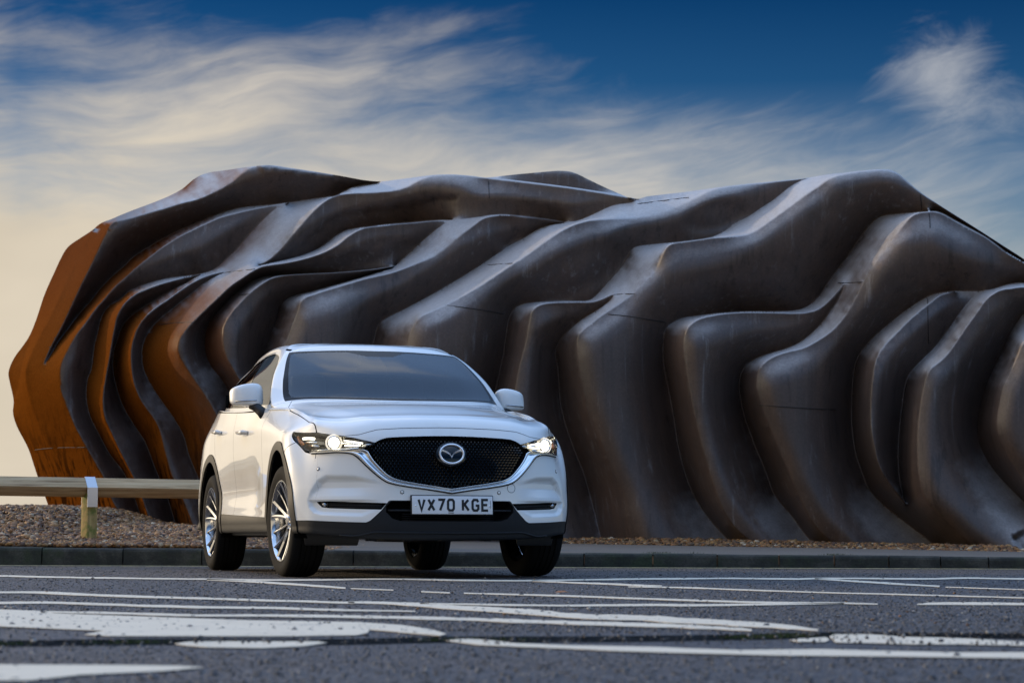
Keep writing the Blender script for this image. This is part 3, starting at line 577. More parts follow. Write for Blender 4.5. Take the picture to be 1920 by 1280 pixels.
# ------------------------------------------------------------------ ground, road, markings, kerb
EDGE = [(-600,1206),(0,1204),(160,1201.5),(300,1199.6),(640,1198),(844,1193),(1100,1191),(1404,1185.5),(1560,1181),(1920,1181.5),(2600,1184)]   # worn joint between two layers of asphalt
Z_NEAR = -.010
K0 = on_ground(np.array(-60.), np.array(1064.)); K1 = on_ground(np.array(1990.), np.array(1061.5))
KD = (K1 - K0); KL = np.linalg.norm(KD); KD /= KL; KN = np.array([-KD[1], KD[0], 0])           # along the kerb, and away from the road
def kz(s): return np.interp(s, [0, KL], [.158, .094])
def ground():
    e = spline(EDGE, 14); far = on_ground(e[:, 0], e[:, 1], 0.0)
    # far sheet from the joint to the kerb and sideways
    V, F = [], []
    n = len(far)
    rows = [0, .15, .4, 1.0, 2.0, 4.0, 7.0, 10.0, 14.3]
    for p in far:
        for r in rows:
            fx = p[0] * (1 + r / 5.0)
            V.append((fx, p[1] + r * 1.0, 0.0 if r > 0 else 0.0))
    m = len(rows)
    for i in range(n - 1):
        for j in range(m - 1): F.append((i * m + j, (i + 1) * m + j, (i + 1) * m + j + 1, i * m + j + 1))
    b = len(V)
    V += [(-60, 0, 0), (-60, 21.5, 0), (V[0][0], V[0][1], 0), (V[m - 1][0], V[m - 1][1], 0)]; F.append((b, b + 2, b + 3, b + 1))
    V += [(60, 0, 0), (60, 21.5, 0)]; F.append((b + 4, b + 5, n * m - 1, (n - 1) * m))
    road = tag(mesh('asphalt_road', V, F, M['asphalt'], smooth=False), kind='structure')
    # joint: rough broken lip
    V, F = [], []
    for i, p in enumerate(far):
        k = mnoise.noise(Vector((p[0] * 9, 0, 3))) * .012
        V += [(p[0], p[1], 0), (p[0], p[1] - .012 + k, -.007), (p[0], p[1] - .03 + k, Z_NEAR - .012), (p[0], p[1] - .12 + k * 3, Z_NEAR - .004), (p[0], p[1] - .17, Z_NEAR)]
    for i in range(n - 1):
        for j in range(4): F.append((i * 5 + j, i * 5 + 5 + j, i * 5 + 6 + j, i * 5 + 1 + j)[::-1])
    mesh('broken_joint', V, F, M['joint'], road)
    V, F = [], []
    for p in far: V += [(p[0], p[1] - .17, Z_NEAR), (p[0] * .1, -3.0, Z_NEAR)]
    for i in range(n - 1): F.append((2 * i, 2 * i + 1, 2 * i + 3, 2 * i + 2))
    near = tag(mesh('asphalt_apron', V, F, M['asphalt'], smooth=False), kind='structure')
    b = [(-60, -30, Z_NEAR - .004), (60, -30, Z_NEAR - .004), (60, 6.0, Z_NEAR - .004), (-60, 6.0, Z_NEAR - .004)]
    tag(mesh('car_park_ground', [(-60, -40, -.06), (60, -40, -.06), (60, 22, -.06), (-60, 22, -.06)], [(0, 1, 2, 3)], M['asphalt'], smooth=False), kind='structure')
    # ---- white lines, each traced on the road plane
    def band(pts, th, z=0.0, step=5):
        """pts: centre line in pixels; th: thickness in pixels (number or list)"""
        q = np.array(pts, float); t = np.full(len(q), float(th)) if np.isscalar(th) else np.array(th, float)
        s = spline(np.c_[q, t], step); k = len(s)
        jit = np.array([mnoise.noise(Vector((x * .013, y * .3, z * 50 + 1.7))) for x, y, _ in s])
        jit = jit + .7 * np.array([mnoise.noise(Vector((x * .07, y * .3, z * 50 + 9.7))) for x, y, _ in s])
        jit2 = np.array([mnoise.noise(Vector((x * .013 + 40, y * .3, 5.1))) for x, y, _ in s])
        return np.r_[np.c_[s[:, 0], s[:, 1] - s[:, 2] * (.5 + .16 * jit)], np.c_[s[:, 0], s[:, 1] + s[:, 2] * (.5 + .16 * jit2)][::-1]]
    def paint(poly, z=0.0, mat='road_paint', parent=None):
        p = np.array(poly, float); w = on_ground(p[:, 0], p[:, 1], z); k = len(w)
        top = np.c_[w[:, :2], np.full(k, z + .004)]
        side = np.c_[w[:, :2], np.full(k, z + .0028)]
        o = mesh('painted_line', np.r_[top, side], [tuple(range(k))] + [(i, (i + 1) % k, k + (i + 1) % k, k + i) for i in range(k)], M[mat], parent or road, smooth=False)
        bm = bmesh.new(); bm.from_mesh(o.data); bmesh.ops.triangulate(bm, faces=[f for f in bm.faces if len(f.verts) > 4]); bmesh.ops.recalc_face_normals(bm, faces=bm.faces); bm.to_mesh(o.data); bm.free()
        return o
    paint(band([(-150,1083),(0,1084.6),(156,1087),(385,1089),(510,1089.8),(625,1088.8),(724,1086.8),(885,1088.8),(1000,1088.6),(1128,1086),(1284,1083.6),(1378,1082.6),(1493,1083.2),(1545,1081.8),(1753,1081.6),(1805,1080),(1930,1081)], 2.8))
    paint(band([(390,1089.6),(469,1092.7),(573,1099),(650,1104.4)], [2.4, 3.2, 3.6, 2.6]))
    paint(band([(660,1105.2),(740,1108)], 1.6)); paint(band([(792,1110.4),(846,1112.6)], 1.8))
    paint(band([(872,1113),(1000,1115.8),(1076,1117.8),(1284,1124),(1441,1128),(1576,1128.4),(1648,1130)], [2.0, 2.4, 2.8, 3.2, 3, 3, 2]))
    paint(band([(1000,1089.4),(1128,1093.7),(1243,1098.2)], [2.2, 3, 3.4])); paint(band([(1180,1099.5),(1284,1100.5),(1441,1105.7),(1597,1109.6),(1753,1113),(1930,1117)], [1.6, 2.4, 2.2, 2, 2, 2]))
    paint(band([(1530,1082.6),(1649,1089.4),(1764,1095.8)], [2.4, 3.4, 2.6])); paint(band([(1775,1097),(1930,1101.6)], 1.4))
    paint(band([(-150,1115),(0,1115.6),(78,1115.8),(208,1120.8),(364,1125),(521,1129),(667,1132.5)], [4, 3.6, 4, 4, 3.6, 3.6, 3]))
    paint(band([(655,1131.5),(729,1132.5),(833,1138.5),(927,1144),(1000,1148.2),(1076,1154.5),(1232,1160),(1363,1167),(1467,1173),(1536,1179.6)], [3, 5, 8, 8.5, 9.5, 8.5, 10, 10, 8, 3]))
    paint(band([(790,1133),(1000,1135.4),(1076,1135.6),(1232,1133.6),(1300,1134),(1441,1131.4),(1585,1129)], [2, 3.2, 3.2, 4.2, 3.8, 3, 2]))
    paint(band([(1722,1130),(1753,1128.6),(1930,1128.6)], [1.5, 4, 4.4]))
    paint(band([(-150,1136.5),(0,1135.6),(83,1134.6),(208,1138),(364,1141.7),(521,1143),(640,1146),(781,1148)], [4.5, 4, 4, 4, 4.2, 4, 3.6, 1.6]))
    paint(band([(78,1152),(208,1154),(364,1157.3),(521,1157.6),(729,1159.4),(885,1162.5),(1024,1166.7),(1180,1170.8),(1337,1176),(1412,1180.4)], [2.6, 4, 4.2, 4.2, 5, 5.5, 6.5, 7, 7, 4]))
    paint([(-200,1147),(0,1148),(78,1150.5),(104,1155),(260,1160),(469,1166.5),(677,1169),(755,1174),(812,1182),(840,1190.5),(828,1194),(780,1190),(729,1185.5),(695,1183),(692,1189),(672,1193.6),(560,1196),(469,1196.6),(208,1197.6),(161,1195),(198,1187.5),(130,1185),(0,1180),(-200,1178)])
    paint([(330,1211.5),(352,1208),(391,1205.9),(495,1204.4),(599,1206),(616,1208.2),(573,1214.8),(495,1218.9),(391,1217.9),(352,1215)], Z_NEAR, parent=near)
    paint([(-300,1252),(0,1252.4),(208,1252.6),(340,1253.4),(385,1256),(312,1263),(156,1271),(60,1282),(-300,1288)], Z_NEAR, parent=near)
    paint([(838,1203),(875,1198.5),(920,1202),(972,1207.6),(1076,1211),(1238,1213.4),(1300,1216),(1389,1218.4),(1545,1216),(1680,1219),(1805,1221),(1930,1220),(1930,1231.5),(1649,1229),(1450,1228),(1263,1224),(1150,1221),(1076,1217.5),(972,1214),(900,1211)], Z_NEAR, parent=near)
    paint([(1483,1199),(1500,1196.5),(1552,1193.4),(1558,1198),(1550,1202),(1500,1202)], Z_NEAR, parent=near)
    paint([(1558,1192),(1566,1187),(1623,1186.6),(1701,1192),(1770,1193),(1837,1195.4),(1930,1201),(1930,1207.6),(1805,1205.5),(1720,1206),(1649,1204),(1570,1203)], Z_NEAR, parent=near)
    # thin yellow line at the foot of the kerb
    P = [K0 + KD * s - KN * .24 for s in np.linspace(0, KL, 60)]
    V = []
    for i, p in enumerate(P): j = mnoise.noise(Vector((i * .7, 0, 0))) * .03; V += [p + KN * (.16 + j) + [0, 0, .004], p - KN * (.16 + j * .5) + [0, 0, .004]]
    mesh('yellow_line', V, [(2*i, 2*i+1, 2*i+3, 2*i+2) for i in range(59)], M['yellow_paint'], road, smooth=False)
    # ---- kerb of separate stones
    joints = [-60, 80, 232, 380, 522, 664, 810, 955, 1097, 1226, 1347, 1463, 1567, 1669, 1766, 1856, 1945, 2030]
    kerb = tag(mesh('kerb_bedding', [K0 + KN * .02 + [0, 0, -.05], K1 + KN * .02 + [0, 0, -.05], K1 + KN * .02 + [0, 0, .03], K0 + KN * .02 + [0, 0, .03]], [(0, 1, 2, 3)], M['earth'], smooth=False), kind='structure')
    S = []
    for jx in joints:
        d = ray(np.array(float(jx)), np.array(1062.)); o = np.array([0, 0, CAM_Z])
        A = np.array([[d[0], -KD[0]], [d[1], -KD[1]]]); sol = np.linalg.solve(A, (K0 - o)[:2]); S.append(sol[1])
    for i in range(len(S) - 1):
        s0, s1 = S[i] + .006, S[i + 1] - .006
        dz = rng.uniform(-.004, .004); dn = rng.uniform(-.004, .004)
        prof = [(0 + dn, -.06), (0.012 + dn, None), (.035 + dn, .0), (.125, .002), (.125, -.06)]
        V = []
        k = 7
        for s in np.linspace(s0, s1, k):
            top = kz(s) + dz
            for a, b_ in [(dn, -.06), (dn + .004, top - .03), (dn + .010, top - .012), (dn + .024, top), (.125, top + .003), (.125, -.06)]:
                V.append(K0 + KD * s + KN * a + [0, 0, b_])
        F = [(a * 6 + c, (a + 1) * 6 + c, (a + 1) * 6 + c + 1, a * 6 + c + 1) for a in range(k - 1) for c in range(5)]
        F += [tuple(range(5, -1, -1)), tuple((k - 1) * 6 + c for c in range(6))]
        mesh('kerbstone', V, F, M['kerb'], kerb, smooth=False)
    # ---- footpath behind the kerb, ground beyond
    V = []
    for s in np.linspace(-3, KL + 4, 60):
        a = K0 + KD * s + KN * .13; V += [a + [0, 0, kz(s) - .004]]
        for r in (1.2, 3.0, 6.5): V += [K0 + KD * s + KN * r + [0, 0, kz(s) + .004 + .0105 * r]]
    F = [(a * 4 + c, (a + 1) * 4 + c, (a + 1) * 4 + c + 1, a * 4 + c + 1) for a in range(59) for c in range(3)]
    tag(mesh('footpath', V, F, M['footpath']), kind='structure')
    tag(mesh('coastal_grass', [(-900, 24, .05), (900, 24, .05), (900, 2500, .05), (-900, 2500, .05)], [(0, 1, 2, 3)], M['grass'], smooth=False), kind='structure')
    # ---- shingle
    def bank(x, y):
        """height of the shingle; the bank on the left rises behind the rail"""
        s = (np.array([x, y]) - K0[:2]) @ KD[:2]; r = (np.array([x, y]) - K0[:2]) @ KN[:2]
        zb = kz(np.clip(s, 0, KL)) + .012
        left = 1 / (1 + math.exp((x + 4.22) * 6.5))
        up = np.interp(r, [.1, .5, 1.2, 2.2, 3.4, 5.0, 9], [.0, .02, .07, .15, .21, .23, .21])
        wide = 1 / (1 + math.exp((x + 2.15) * 5.0))
        base = np.interp(r, [.1, .5, 1.2, 2.2, 3.4, 5.0, 9], [.0, .03, .07, .115, .155, .175, .18]) * (.06 + .94 * wide) - (1 - wide) * .03
        return zb + base + left * up * .92
    ico = bmesh.new(); bmesh.ops.create_icosphere(ico, subdivisions=1, radius=1); iv = np.array([v.co[:] for v in ico.verts]); iF = np.array([[v.index for v in f.verts] for f in ico.faces]); ico.free()
    def stones(name, pos, size, z, mat=None):
        n = len(pos); sc = np.stack([size * rng.uniform(.8, 1.3, n), size * rng.uniform(.7, 1.1, n), size * rng.uniform(.45, .75, n)], 1)
        ang = rng.uniform(0, 6.28, n); tilt = rng.uniform(-.5, .5, n)
        v = iv[None] * sc[:, None, :] * (1 + rng.uniform(-.16, .16, (n, len(iv), 1)))
        x, y, w = v[..., 0], v[..., 1], v[..., 2]
        x, w = x * np.cos(tilt)[:, None] - w * np.sin(tilt)[:, None], x * np.sin(tilt)[:, None] + w * np.cos(tilt)[:, None]
        x, y = x * np.cos(ang)[:, None] - y * np.sin(ang)[:, None], x * np.sin(ang)[:, None] + y * np.cos(ang)[:, None]
        v = np.stack([x, y, w], -1) + np.c_[pos, z][:, None, :]
        f = iF[None] + (np.arange(n) * len(iv))[:, None, None]
        me = bpy.data.meshes.new(name); vv = v.reshape(-1, 3); ff = f.reshape(-1, 3)
        me.vertices.add(len(vv)); me.vertices.foreach_set('co', vv.ravel().astype(np.float32))
        me.loops.add(ff.size); me.loops.foreach_set('vertex_index', ff.ravel().astype(np.int32))
        me.polygons.add(len(ff)); me.polygons.foreach_set('loop_start', (np.arange(len(ff)) * 3).astype(np.int32)); me.polygons.foreach_set('loop_total', np.full(len(ff), 3, np.int32))
        me.update(); me.validate(); me.shade_smooth(); me.materials.append(mat or M['shingle'])
        o = bpy.data.objects.new(name, me); COL.objects.link(o); return o
    # left bank: earth under it, stones over it
    V, F = [], []
    nx, ny = 60, 40
    for i in range(nx):
        for j in range(ny):
            s = -6 + (3.9 + 6) * i / (nx - 1); r = .13 + 8.5 * (j / (ny - 1)) ** 1.5
            p = K0 + KD * s + KN * r; V.append((p[0], p[1], bank(p[0], p[1]) - .012))
    F = [(i * ny + j, (i + 1) * ny + j, (i + 1) * ny + j + 1, i * ny + j + 1) for i in range(nx - 1) for j in range(ny - 1)]
    tag(mesh('shingle_bank', V, F, M['earth']), kind='structure')
    def scatter(n, s0, s1, r0, r1, pw=1.0):
        s = rng.uniform(s0, s1, n); r = r0 + (r1 - r0) * rng.uniform(0, 1, n) ** pw
        return K0[None, :2] + s[:, None] * KD[None, :2] + r[:, None] * KN[None, :2]
    p = scatter(26000, -1.2, 3.1, .14, 7.0, 1.6)
    z = np.array([bank(*q) for q in p])
    size = rng.gamma(5, .0029, len(p)) + .006
    tag(stones('shingle', p, size, z + rng.uniform(-.004, .016, len(p))), kind='stuff')
    # right strip of shingle in front of the pavilion
    a = [(1040,1019.6),(1337,1021.6),(1649,1028.6),(1930,1032.6)]
    q = spline(a, 10); zz = .155
    front = on_depth(q[:, 0], q[:, 1], np.interp(q[:, 0], [1040, 1930], [24.2, 21.4]))
    V, F = [], []
    for w in front: V += [(w[0], w[1] - .05, w[2] - .03), (w[0], w[1] + .5, w[2] + .045), (w[0] * 1.1, w[1] + 3.2, w[2] + .05)]
    F = [(i * 3 + j, i * 3 + 3 + j, i * 3 + 4 + j, i * 3 + 1 + j) for i in range(len(front) - 1) for j in range(2)]
    tag(mesh('shingle_strip_bed', V, F, M['earth']), kind='structure')
    n = 6500
    k = rng.uniform(0, len(front) - 1.001, n); i = k.astype(int); fr = (k - i)[:, None]
    b = front[i] * (1 - fr) + front[i + 1] * fr
    r = rng.uniform(0, 1, n) ** 1.4 * 1.5
    b = b + np.c_[np.zeros(n), r, np.interp(r, [0, .5, 3], [0, .05, .055])]
    tag(stones('shingle_strip', b[:, :2], rng.gamma(5, .0030, n) + .005, b[:, 2] + rng.uniform(-.005, .012, n)), kind='stuff')
    # a few stones strayed on to the road, the path and the joint
    pts = [(x, y) for x, y in zip(rng.uniform(20, 1900, 70), rng.uniform(1068, 1170, 70))]
    w = on_ground(np.array([a for a, _ in pts]), np.array([b for _, b in pts]))
    tag(stones('loose_grit', w[:, :2], rng.uniform(.003, .007, len(w)), np.full(len(w), .004)), kind='stuff')
    # chippings standing proud of the worn surface
    n = 15000
    yw = rng.uniform(5.95, 19.0, n); xw = rng.uniform(-.26, .26, n) * yw
    py = rng.uniform(1072, 1185, n); q = on_ground(rng.uniform(-30, 1950, n), py)
    pos = np.r_[np.c_[xw, yw], q[:, :2]]; sz = rng.gamma(4, .00075, len(pos)) + .0010
    tag(stones('asphalt_chippings', pos, sz, sz * .15, M['chip']), kind='stuff')
    q = on_ground(rng.uniform(-30, 1950, 4200), rng.uniform(1212, 1300, 4200), Z_NEAR); sz = rng.gamma(4, .0007, len(q)) + .001
    tag(stones('apron_chippings', q[:, :2], sz, Z_NEAR + sz * .15, M['chip']), kind='stuff')
    # moss in the broken joint and along the back of the kerb
    bm = []
    V, F = [], []
    def tuft(c, r, h, k=26):
        for _ in range(k):
            a = rng.uniform(0, 6.28); q = np.array(c) + [rng.normal(0, r), rng.normal(0, r * .3), 0]
            l = h * rng.uniform(.5, 1.2); b = len(V); wd = .0022
            V.extend([q + [wd * math.cos(a), wd * math.sin(a), 0], q - [wd * math.cos(a), wd * math.sin(a), 0], q + [rng.normal(0, l * .4), rng.normal(0, l * .4), l]]); F.append((b, b + 1, b + 2))
    ex, ey = e[:, 0], e[:, 1]
    for px in list(rng.uniform(820, 1000, 4)) + list(rng.uniform(1350, 1520, 16)) + list(rng.uniform(180, 320, 6)) + list(rng.uniform(0, 60, 3)):
        w = on_ground(np.array(px), np.array(np.interp(px, ex, ey) + 1.0), 0.0); tuft((w[0], w[1] - .02, Z_NEAR), .035, .014)
    for px in (1228, 1240, 1246, 1300, 1565, 1572, 1580):
        d = ray(np.array(float(px)), np.array(1036.)); A = np.array([[d[0], -KD[0]], [d[1], -KD[1]]]); sol = np.linalg.solve(A, (K0 - np.array([0, 0, CAM_Z]))[:2]); q = K0 + KD * sol[1] + KN * .14
        tuft((q[0], q[1], kz(sol[1])), .05, .02, 40)
    tag(mesh('moss', V, F, M['moss'], smooth=False), kind='stuff')
    return road
road = ground()
def leaf():
    w = on_ground(np.array(1055.), np.array(1112.))
    V = [(-.035, 0, 0), (-.012, .018, .006), (.02, .014, .012), (.042, 0, .004), (.02, -.014, .008), (-.012, -.018, .004)]
    m, t, b = pbr('dry_leaf', (.32, .12, .03), .7)
    o = mesh('fallen_leaf', V, [(0, 1, 5), (1, 2, 4, 5), (2, 3, 4)], m); o.location = (w[0], w[1], .004); o.rotation_euler = (.1, .1, .4)
    tag(o, 'dry orange leaf lying flat on the asphalt', 'leaf')
leaf()
# ------------------------------------------------------------------ timber knee rail
def knee_rail():
    p0 = on_depth(np.array(-60.), np.array(914.5), 20.0); p1 = on_depth(np.array(640.), np.array(922.8), 21.6)
    d = Vector(p1 - p0); L = d.length; ang = math.atan2(d.y, d.x); tilt = math.asin(d.z / L)
    root = empty('knee_rail_fence', (p0[0], p0[1], 0), ang)
    tag(root, 'low timber knee rail fence with a metal-capped mossy post, left of the white car', 'fence')
    px0 = on_depth(np.array(166.), np.array(916.), 20.55); sp = (Vector(px0 - p0)).dot(d.normalized())
    a = .125
    def beam(s0, s1):
        mb = MB(); h = a / math.sqrt(2)
        V = []
        for s in (s0, s1):
            z = p0[2] + math.sin(tilt) * s
            V += [(s, -h, z), (s, 0, z + h), (s, h, z), (s, 0, z - h)]
        mb.add(V, [(3, 2, 1, 0), (4, 5, 6, 7), (0, 1, 5, 4), (1, 2, 6, 5), (2, 3, 7, 6), (3, 0, 4, 7)])
        return mb.build('rail', M['timber'], root, bevel=.006)
    beam(-2.2, sp - .003); beam(sp + .003, L)
    for s in (sp, sp - 1.85, sp + 1.85):
        z = p0[2] + math.sin(tilt) * s
        mb = MB(); w = .052
        rot = Matrix.Rotation(R(44) - ang, 3, 'Z')
        zt = z - .055
        V = [rot @ Vector((x, y, q)) + Vector((s, 0, 0)) for x, y in ((-w, -w), (w, -w), (w, w), (-w, w)) for q in (-.1, zt)]
        mb.add(V, [(0, 2, 3, 1), (2, 4, 5, 3), (4, 6, 7, 5), (6, 0, 1, 7), (1, 3, 5, 7), (0, 6, 4, 2)])
        post = mb.build('post', M['post'], root, bevel=.005)
        # galvanised strap folded over the rail and nailed to the post
        h = a / math.sqrt(2) + .004; wd = .047
        V = []
        prof = [(-h - .002, z - .175), (-h - .002, z - .002), (0, z + h + .003), (h + .002, z - .002), (h + .002, z - .175)]
        for y, q in prof: V += [(s - wd, y, q), (s + wd, y, q)]
        for y, q in prof: V += [(s - wd, y * .96, q - (.004 if q > z else 0)), (s + wd, y * .96, q - (.004 if q > z else 0))]
        F = [(2*i, 2*i+1, 2*i+3, 2*i+2) for i in range(4)] + [(10+2*i, 12+2*i, 13+2*i, 11+2*i) for i in range(4)] + [(2*i, 2*i+2, 12+2*i, 10+2*i) for i in range(4)] + [(2*i+1, 11+2*i, 13+2*i, 2*i+3) for i in range(4)]
        mesh('metal_strap', V, F, M['galv'], root, smooth=False)
knee_rail()
# ------------------------------------------------------------------ the car: body surface
# Car frame: x forward from the front axle, y to the car's left, z up.  Half a body as rows of points from sill to roof.
def cr_interp(P,u,n):
    """Catmull-Rom (centripetal-free, nonuniform param u) interpolation of points P at n params"""
    P=np.asarray(P,float); u=np.asarray(u,float)
    q=np.linspace(u[0],u[-1],n) if np.isscalar(n) else np.asarray(n,float)
    m=np.zeros_like(P)
    d=(P[1:]-P[:-1])/(u[1:]-u[:-1])[:,None]
    h=u[1:]-u[:-1]
    m[1:-1]=(d[:-1]*h[1:,None]+d[1:]*h[:-1,None])/(h[1:]+h[:-1])[:,None]
    m[0]=d[0]; m[-1]=d[-1]
    i=np.clip(np.searchsorted(u,q,side='right')-1,0,len(u)-2)
    H=h[i]; t=((q-u[i])/H)[:,None]; H=H[:,None]
    return (2*t**3-3*t**2+1)*P[i]+(t**3-2*t**2+t)*H*m[i]+(-2*t**3+3*t**2)*P[i+1]+(t**3-t**2)*H*m[i+1]
YF=np.array([0,.22,.42,.57,.69,.78,.845])          # front stations by half width
XS=np.array([.42,.2,-.02,-.3,-.6,-.9,-1.3,-1.8,-2.3,-2.75,-3.1,-3.38])   # side stations by x
def side_x(x6):
    f=np.array([.10,.32,.55,.78,1.])
    return np.r_[x6+(-.6-x6)*f,XS[5:]]
def lower_row(x0,c,p,zf,yk,zk,xr,zr):
    pts=[(x0-c*y**p,y,z) for y,z in zip(YF,zf)]
    xs=side_x(pts[-1][0])
    g=lambda k:np.interp(-xs,[-v for v in k[0]],k[1])
    pts+=list(zip(xs,g(yk),g(zk)))
    for f,y in((.0,.74),(.6,.5),(1,0)): pts.append((xr-.12*(1-f)*(y/.74) if y else xr,y,zr))
    return pts
def hood_z(x,y):
    zc=cr_interp(np.array([[1.185],[1.178],[1.165],[1.146],[1.12],[1.088],[1.048],[1.010],[.978],[.956],[.915]]),np.array([-.7,-.5,-.3,-.1,.1,.3,.5,.65,.75,.80,.85]),np.clip(np.atleast_1d(x),-.7,.85))[:,0]
    dr=np.interp(x,[-.7,-.3,0,.2,.42,.6,.8],[.05,.068,.085,.091,.099,.115,.09])
    return (zc-dr*(np.abs(y)/.8)**2.4)[0]
def body_rows():
    R=[]
    S=lambda xs,ys:(xs,ys)
    # r0 bottom return
    R.append(lower_row(.80,.55,3.2,[.25,.25,.255,.262,.27,.278,.284],S([.42,-3.38],[.845,.845]),S([.42,0,-.6,-2.3,-3.4],[.285,.29,.285,.285,.30]),-3.50,.30))
    # r1 bottom edge
    R.append(lower_row(.872,.575,3.25,[.238,.24,.245,.252,.262,.273,.281],S([.42,.2,-3.38],[.885,.893,.89]),S([.42,0,-.6,-2.3,-3.4],[.285,.29,.285,.285,.31]),-3.56,.31))
    # r2 cladding crown
    R.append(lower_row(.888,.59,3.3,[.305,.306,.308,.312,.318,.325,.33],S([.42,.2,-.5,-2.4,-3.1,-3.38],[.897,.908,.905,.905,.91,.88]),S([.42,-.6,-2.3,-3.4],[.33,.345,.345,.37]),-3.60,.38))
    # r3
    R.append(lower_row(.89,.594,3.3,[.45,.45,.45,.45,.45,.45,.45],S([.42,.2,-.5,-.8,-2.1,-2.5,-3.1,-3.38],[.914,.925,.908,.896,.898,.912,.915,.885]),S([.42,-3.4],[.45,.45]),-3.62,.47))
    # r4
    R.append(lower_row(.885,.61,3.35,[.575]*7,S([.42,.2,-.5,-.8,-2.1,-2.5,-3.1,-3.38],[.912,.928,.908,.886,.89,.914,.915,.885]),S([.42,-3.4],[.575,.58]),-3.62,.58))
    # r5
    R.append(lower_row(.874,.70,3.6,[.70]*7,S([.42,.2,-.5,-.8,-2.1,-2.5,-3.1,-3.38],[.915,.930,.910,.89,.895,.915,.912,.875]),S([.42,-3.4],[.70,.70]),-3.615,.70))
    # r6 headlight mid
    R.append(lower_row(.858,.93,4.15,[.815,.815,.815,.815,.82,.83,.838],S([.42,.2,-.1,-.5,-.8,-2.1,-2.5,-3.1,-3.38],[.900,.924,.920,.908,.904,.906,.913,.905,.865]),S([.42,.2,-.3,-.6,-3.4],[.84,.85,.87,.88,.85]),-3.60,.85))
    # r7 hood lip / shoulder
    R.append(lower_row(.838,1.00,4.15,[.893,.892,.89,.888,.89,.897,.905],S([.42,.2,-.1,-.5,-.8,-2.1,-2.5,-3.1,-3.38],[.866,.896,.893,.895,.901,.905,.905,.885,.84]),S([.42,.2,-.02,-.3,-.6,-1.3,-2.3,-3.4],[.905,.925,.955,.985,1.0,1.005,1.01,1.0]),-3.57,1.0))
    # r8 hood outer edge / belt shoulder
    e=[(.79-.95*y**4,y) for y in (0,.22,.42,.56,.67,.745,.79)]
    pts=[(x,y,float(hood_z(x,y)) if y<.7 else None) for x,y in e]
    ze=[.962,.960,.953,.948,.948,.958,.968]
    pts=[(x,y,z) for (x,y),z in zip(e,ze)]
    xs=side_x(pts[-1][0]); K=[.42,.2,-.02,-.3,-.6,-.9,-1.3,-1.8,-2.3,-2.75,-3.1,-3.38]; g=lambda v:np.interp(-xs,[-k for k in K],v)
    pts+=list(zip(xs,g([.792,.814,.808,.811,.836,.868,.880,.885,.88,.855,.81,.76]),g([.965,1.01,1.045,1.078,1.095,1.098,1.105,1.12,1.14,1.16,1.17,1.16])))
    pts+=[(-3.42,.66,1.16),(-3.5,.45,1.16),(-3.54,0,1.16)]
    R.append(pts)
    # r9 hood
    xs=[.52,.51,.47,.40,.30,.20,.10, -.0,-.12,-.25,-.42,-.66,-.93,-1.3,-1.8,-2.3,-2.75,-3.08,-3.32]
    yy=[0,.21,.40,.53,.63,.69,.725,.758,.778,.795,.812,.838,.852,.86,.862,.855,.83,.78,.72]
    zz=[None]*11+[1.118,1.122,1.128,1.143,1.165,1.188,1.2,1.2]
    pts=[(x,y,float(hood_z(x,y)) if z is None else z) for x,y,z in zip(xs,yy,zz)]+[(-3.38,.60,1.2),(-3.46,.42,1.2),(-3.50,0,1.2)]
    R.append(pts)
    # r10 hood rear
    xs=[.10,.09,.05,-.02,-.12,-.22,-.31,-.40,-.47,-.54,-.63,-.76,-.96,-1.3,-1.8,-2.3,-2.75,-3.06,-3.28]
    yy=[0,.20,.38,.51,.61,.675,.715,.745,.765,.785,.805,.83,.842,.848,.848,.838,.81,.76,.70]
    zz=[None]*10+[1.13,1.133,1.136,1.142,1.156,1.18,1.205,1.225,1.23]
    pts=[(x,y,float(hood_z(x,y)) if z is None else z) for x,y,z in zip(xs,yy,zz)]+[(-3.34,.58,1.23),(-3.42,.40,1.23),(-3.46,0,1.23)]
    R.append(pts)
    # r11 greenhouse base
    base=[(-.34,0,1.158),(-.35,.20,1.160),(-.385,.38,1.163),(-.44,.53,1.167),(-.52,.645,1.17),(-.59,.72,1.172),(-.65,.772,1.168),
      (-.70,.818,1.156),(-.74,.828,1.150),(-.78,.821,1.145),(-.83,.828,1.142),(-.90,.832,1.142),(-1.02,.835,1.145),(-1.33,.837,1.15),(-1.8,.834,1.165),(-2.3,.822,1.19),(-2.75,.79,1.215),(-3.04,.74,1.24),(-3.24,.68,1.25),(-3.30,.56,1.25),(-3.38,.4,1.25),(-3.42,0,1.25)]
    R.append(base)
    # r13 roof edge (top of screen / door frame)
    top=[(-1.165,0,1.580),(-1.168,.17,1.579),(-1.178,.32,1.574),(-1.192,.44,1.568),(-1.207,.53,1.562),(-1.218,.585,1.557),(-1.226,.614,1.552),
      (-1.25,.626,1.556),(-1.28,.632,1.560),(-1.32,.634,1.564),(-1.38,.634,1.570),(-1.47,.632,1.577),(-1.60,.628,1.585),(-1.85,.620,1.590),(-2.15,.610,1.586),(-2.5,.598,1.570),(-2.8,.582,1.545),(-3.0,.58,1.524),(-3.16,.55,1.50),(-3.22,.47,1.50),(-3.27,.33,1.51),(-3.28,0,1.515)]
    base=np.array(base); top=np.array(top)
    # r12 mid with outward bulge
    mid=base*.5+top*.5
    bul=np.array([.030]*3+[.030,.028,.026,.024]+list(np.linspace(.036,.030,12))+[.03]*3)
    nrm=np.array([(1,0,.9)]*3+[(1,.15,.9),(1,.3,.8),(.8,.6,.7),(.6,.9,.6)]+[(0,1,.45)]*12+[(-1,.3,.5),(-1,.1,.5),(-1,0,.5)],float)
    nrm/=np.linalg.norm(nrm,axis=1)[:,None]
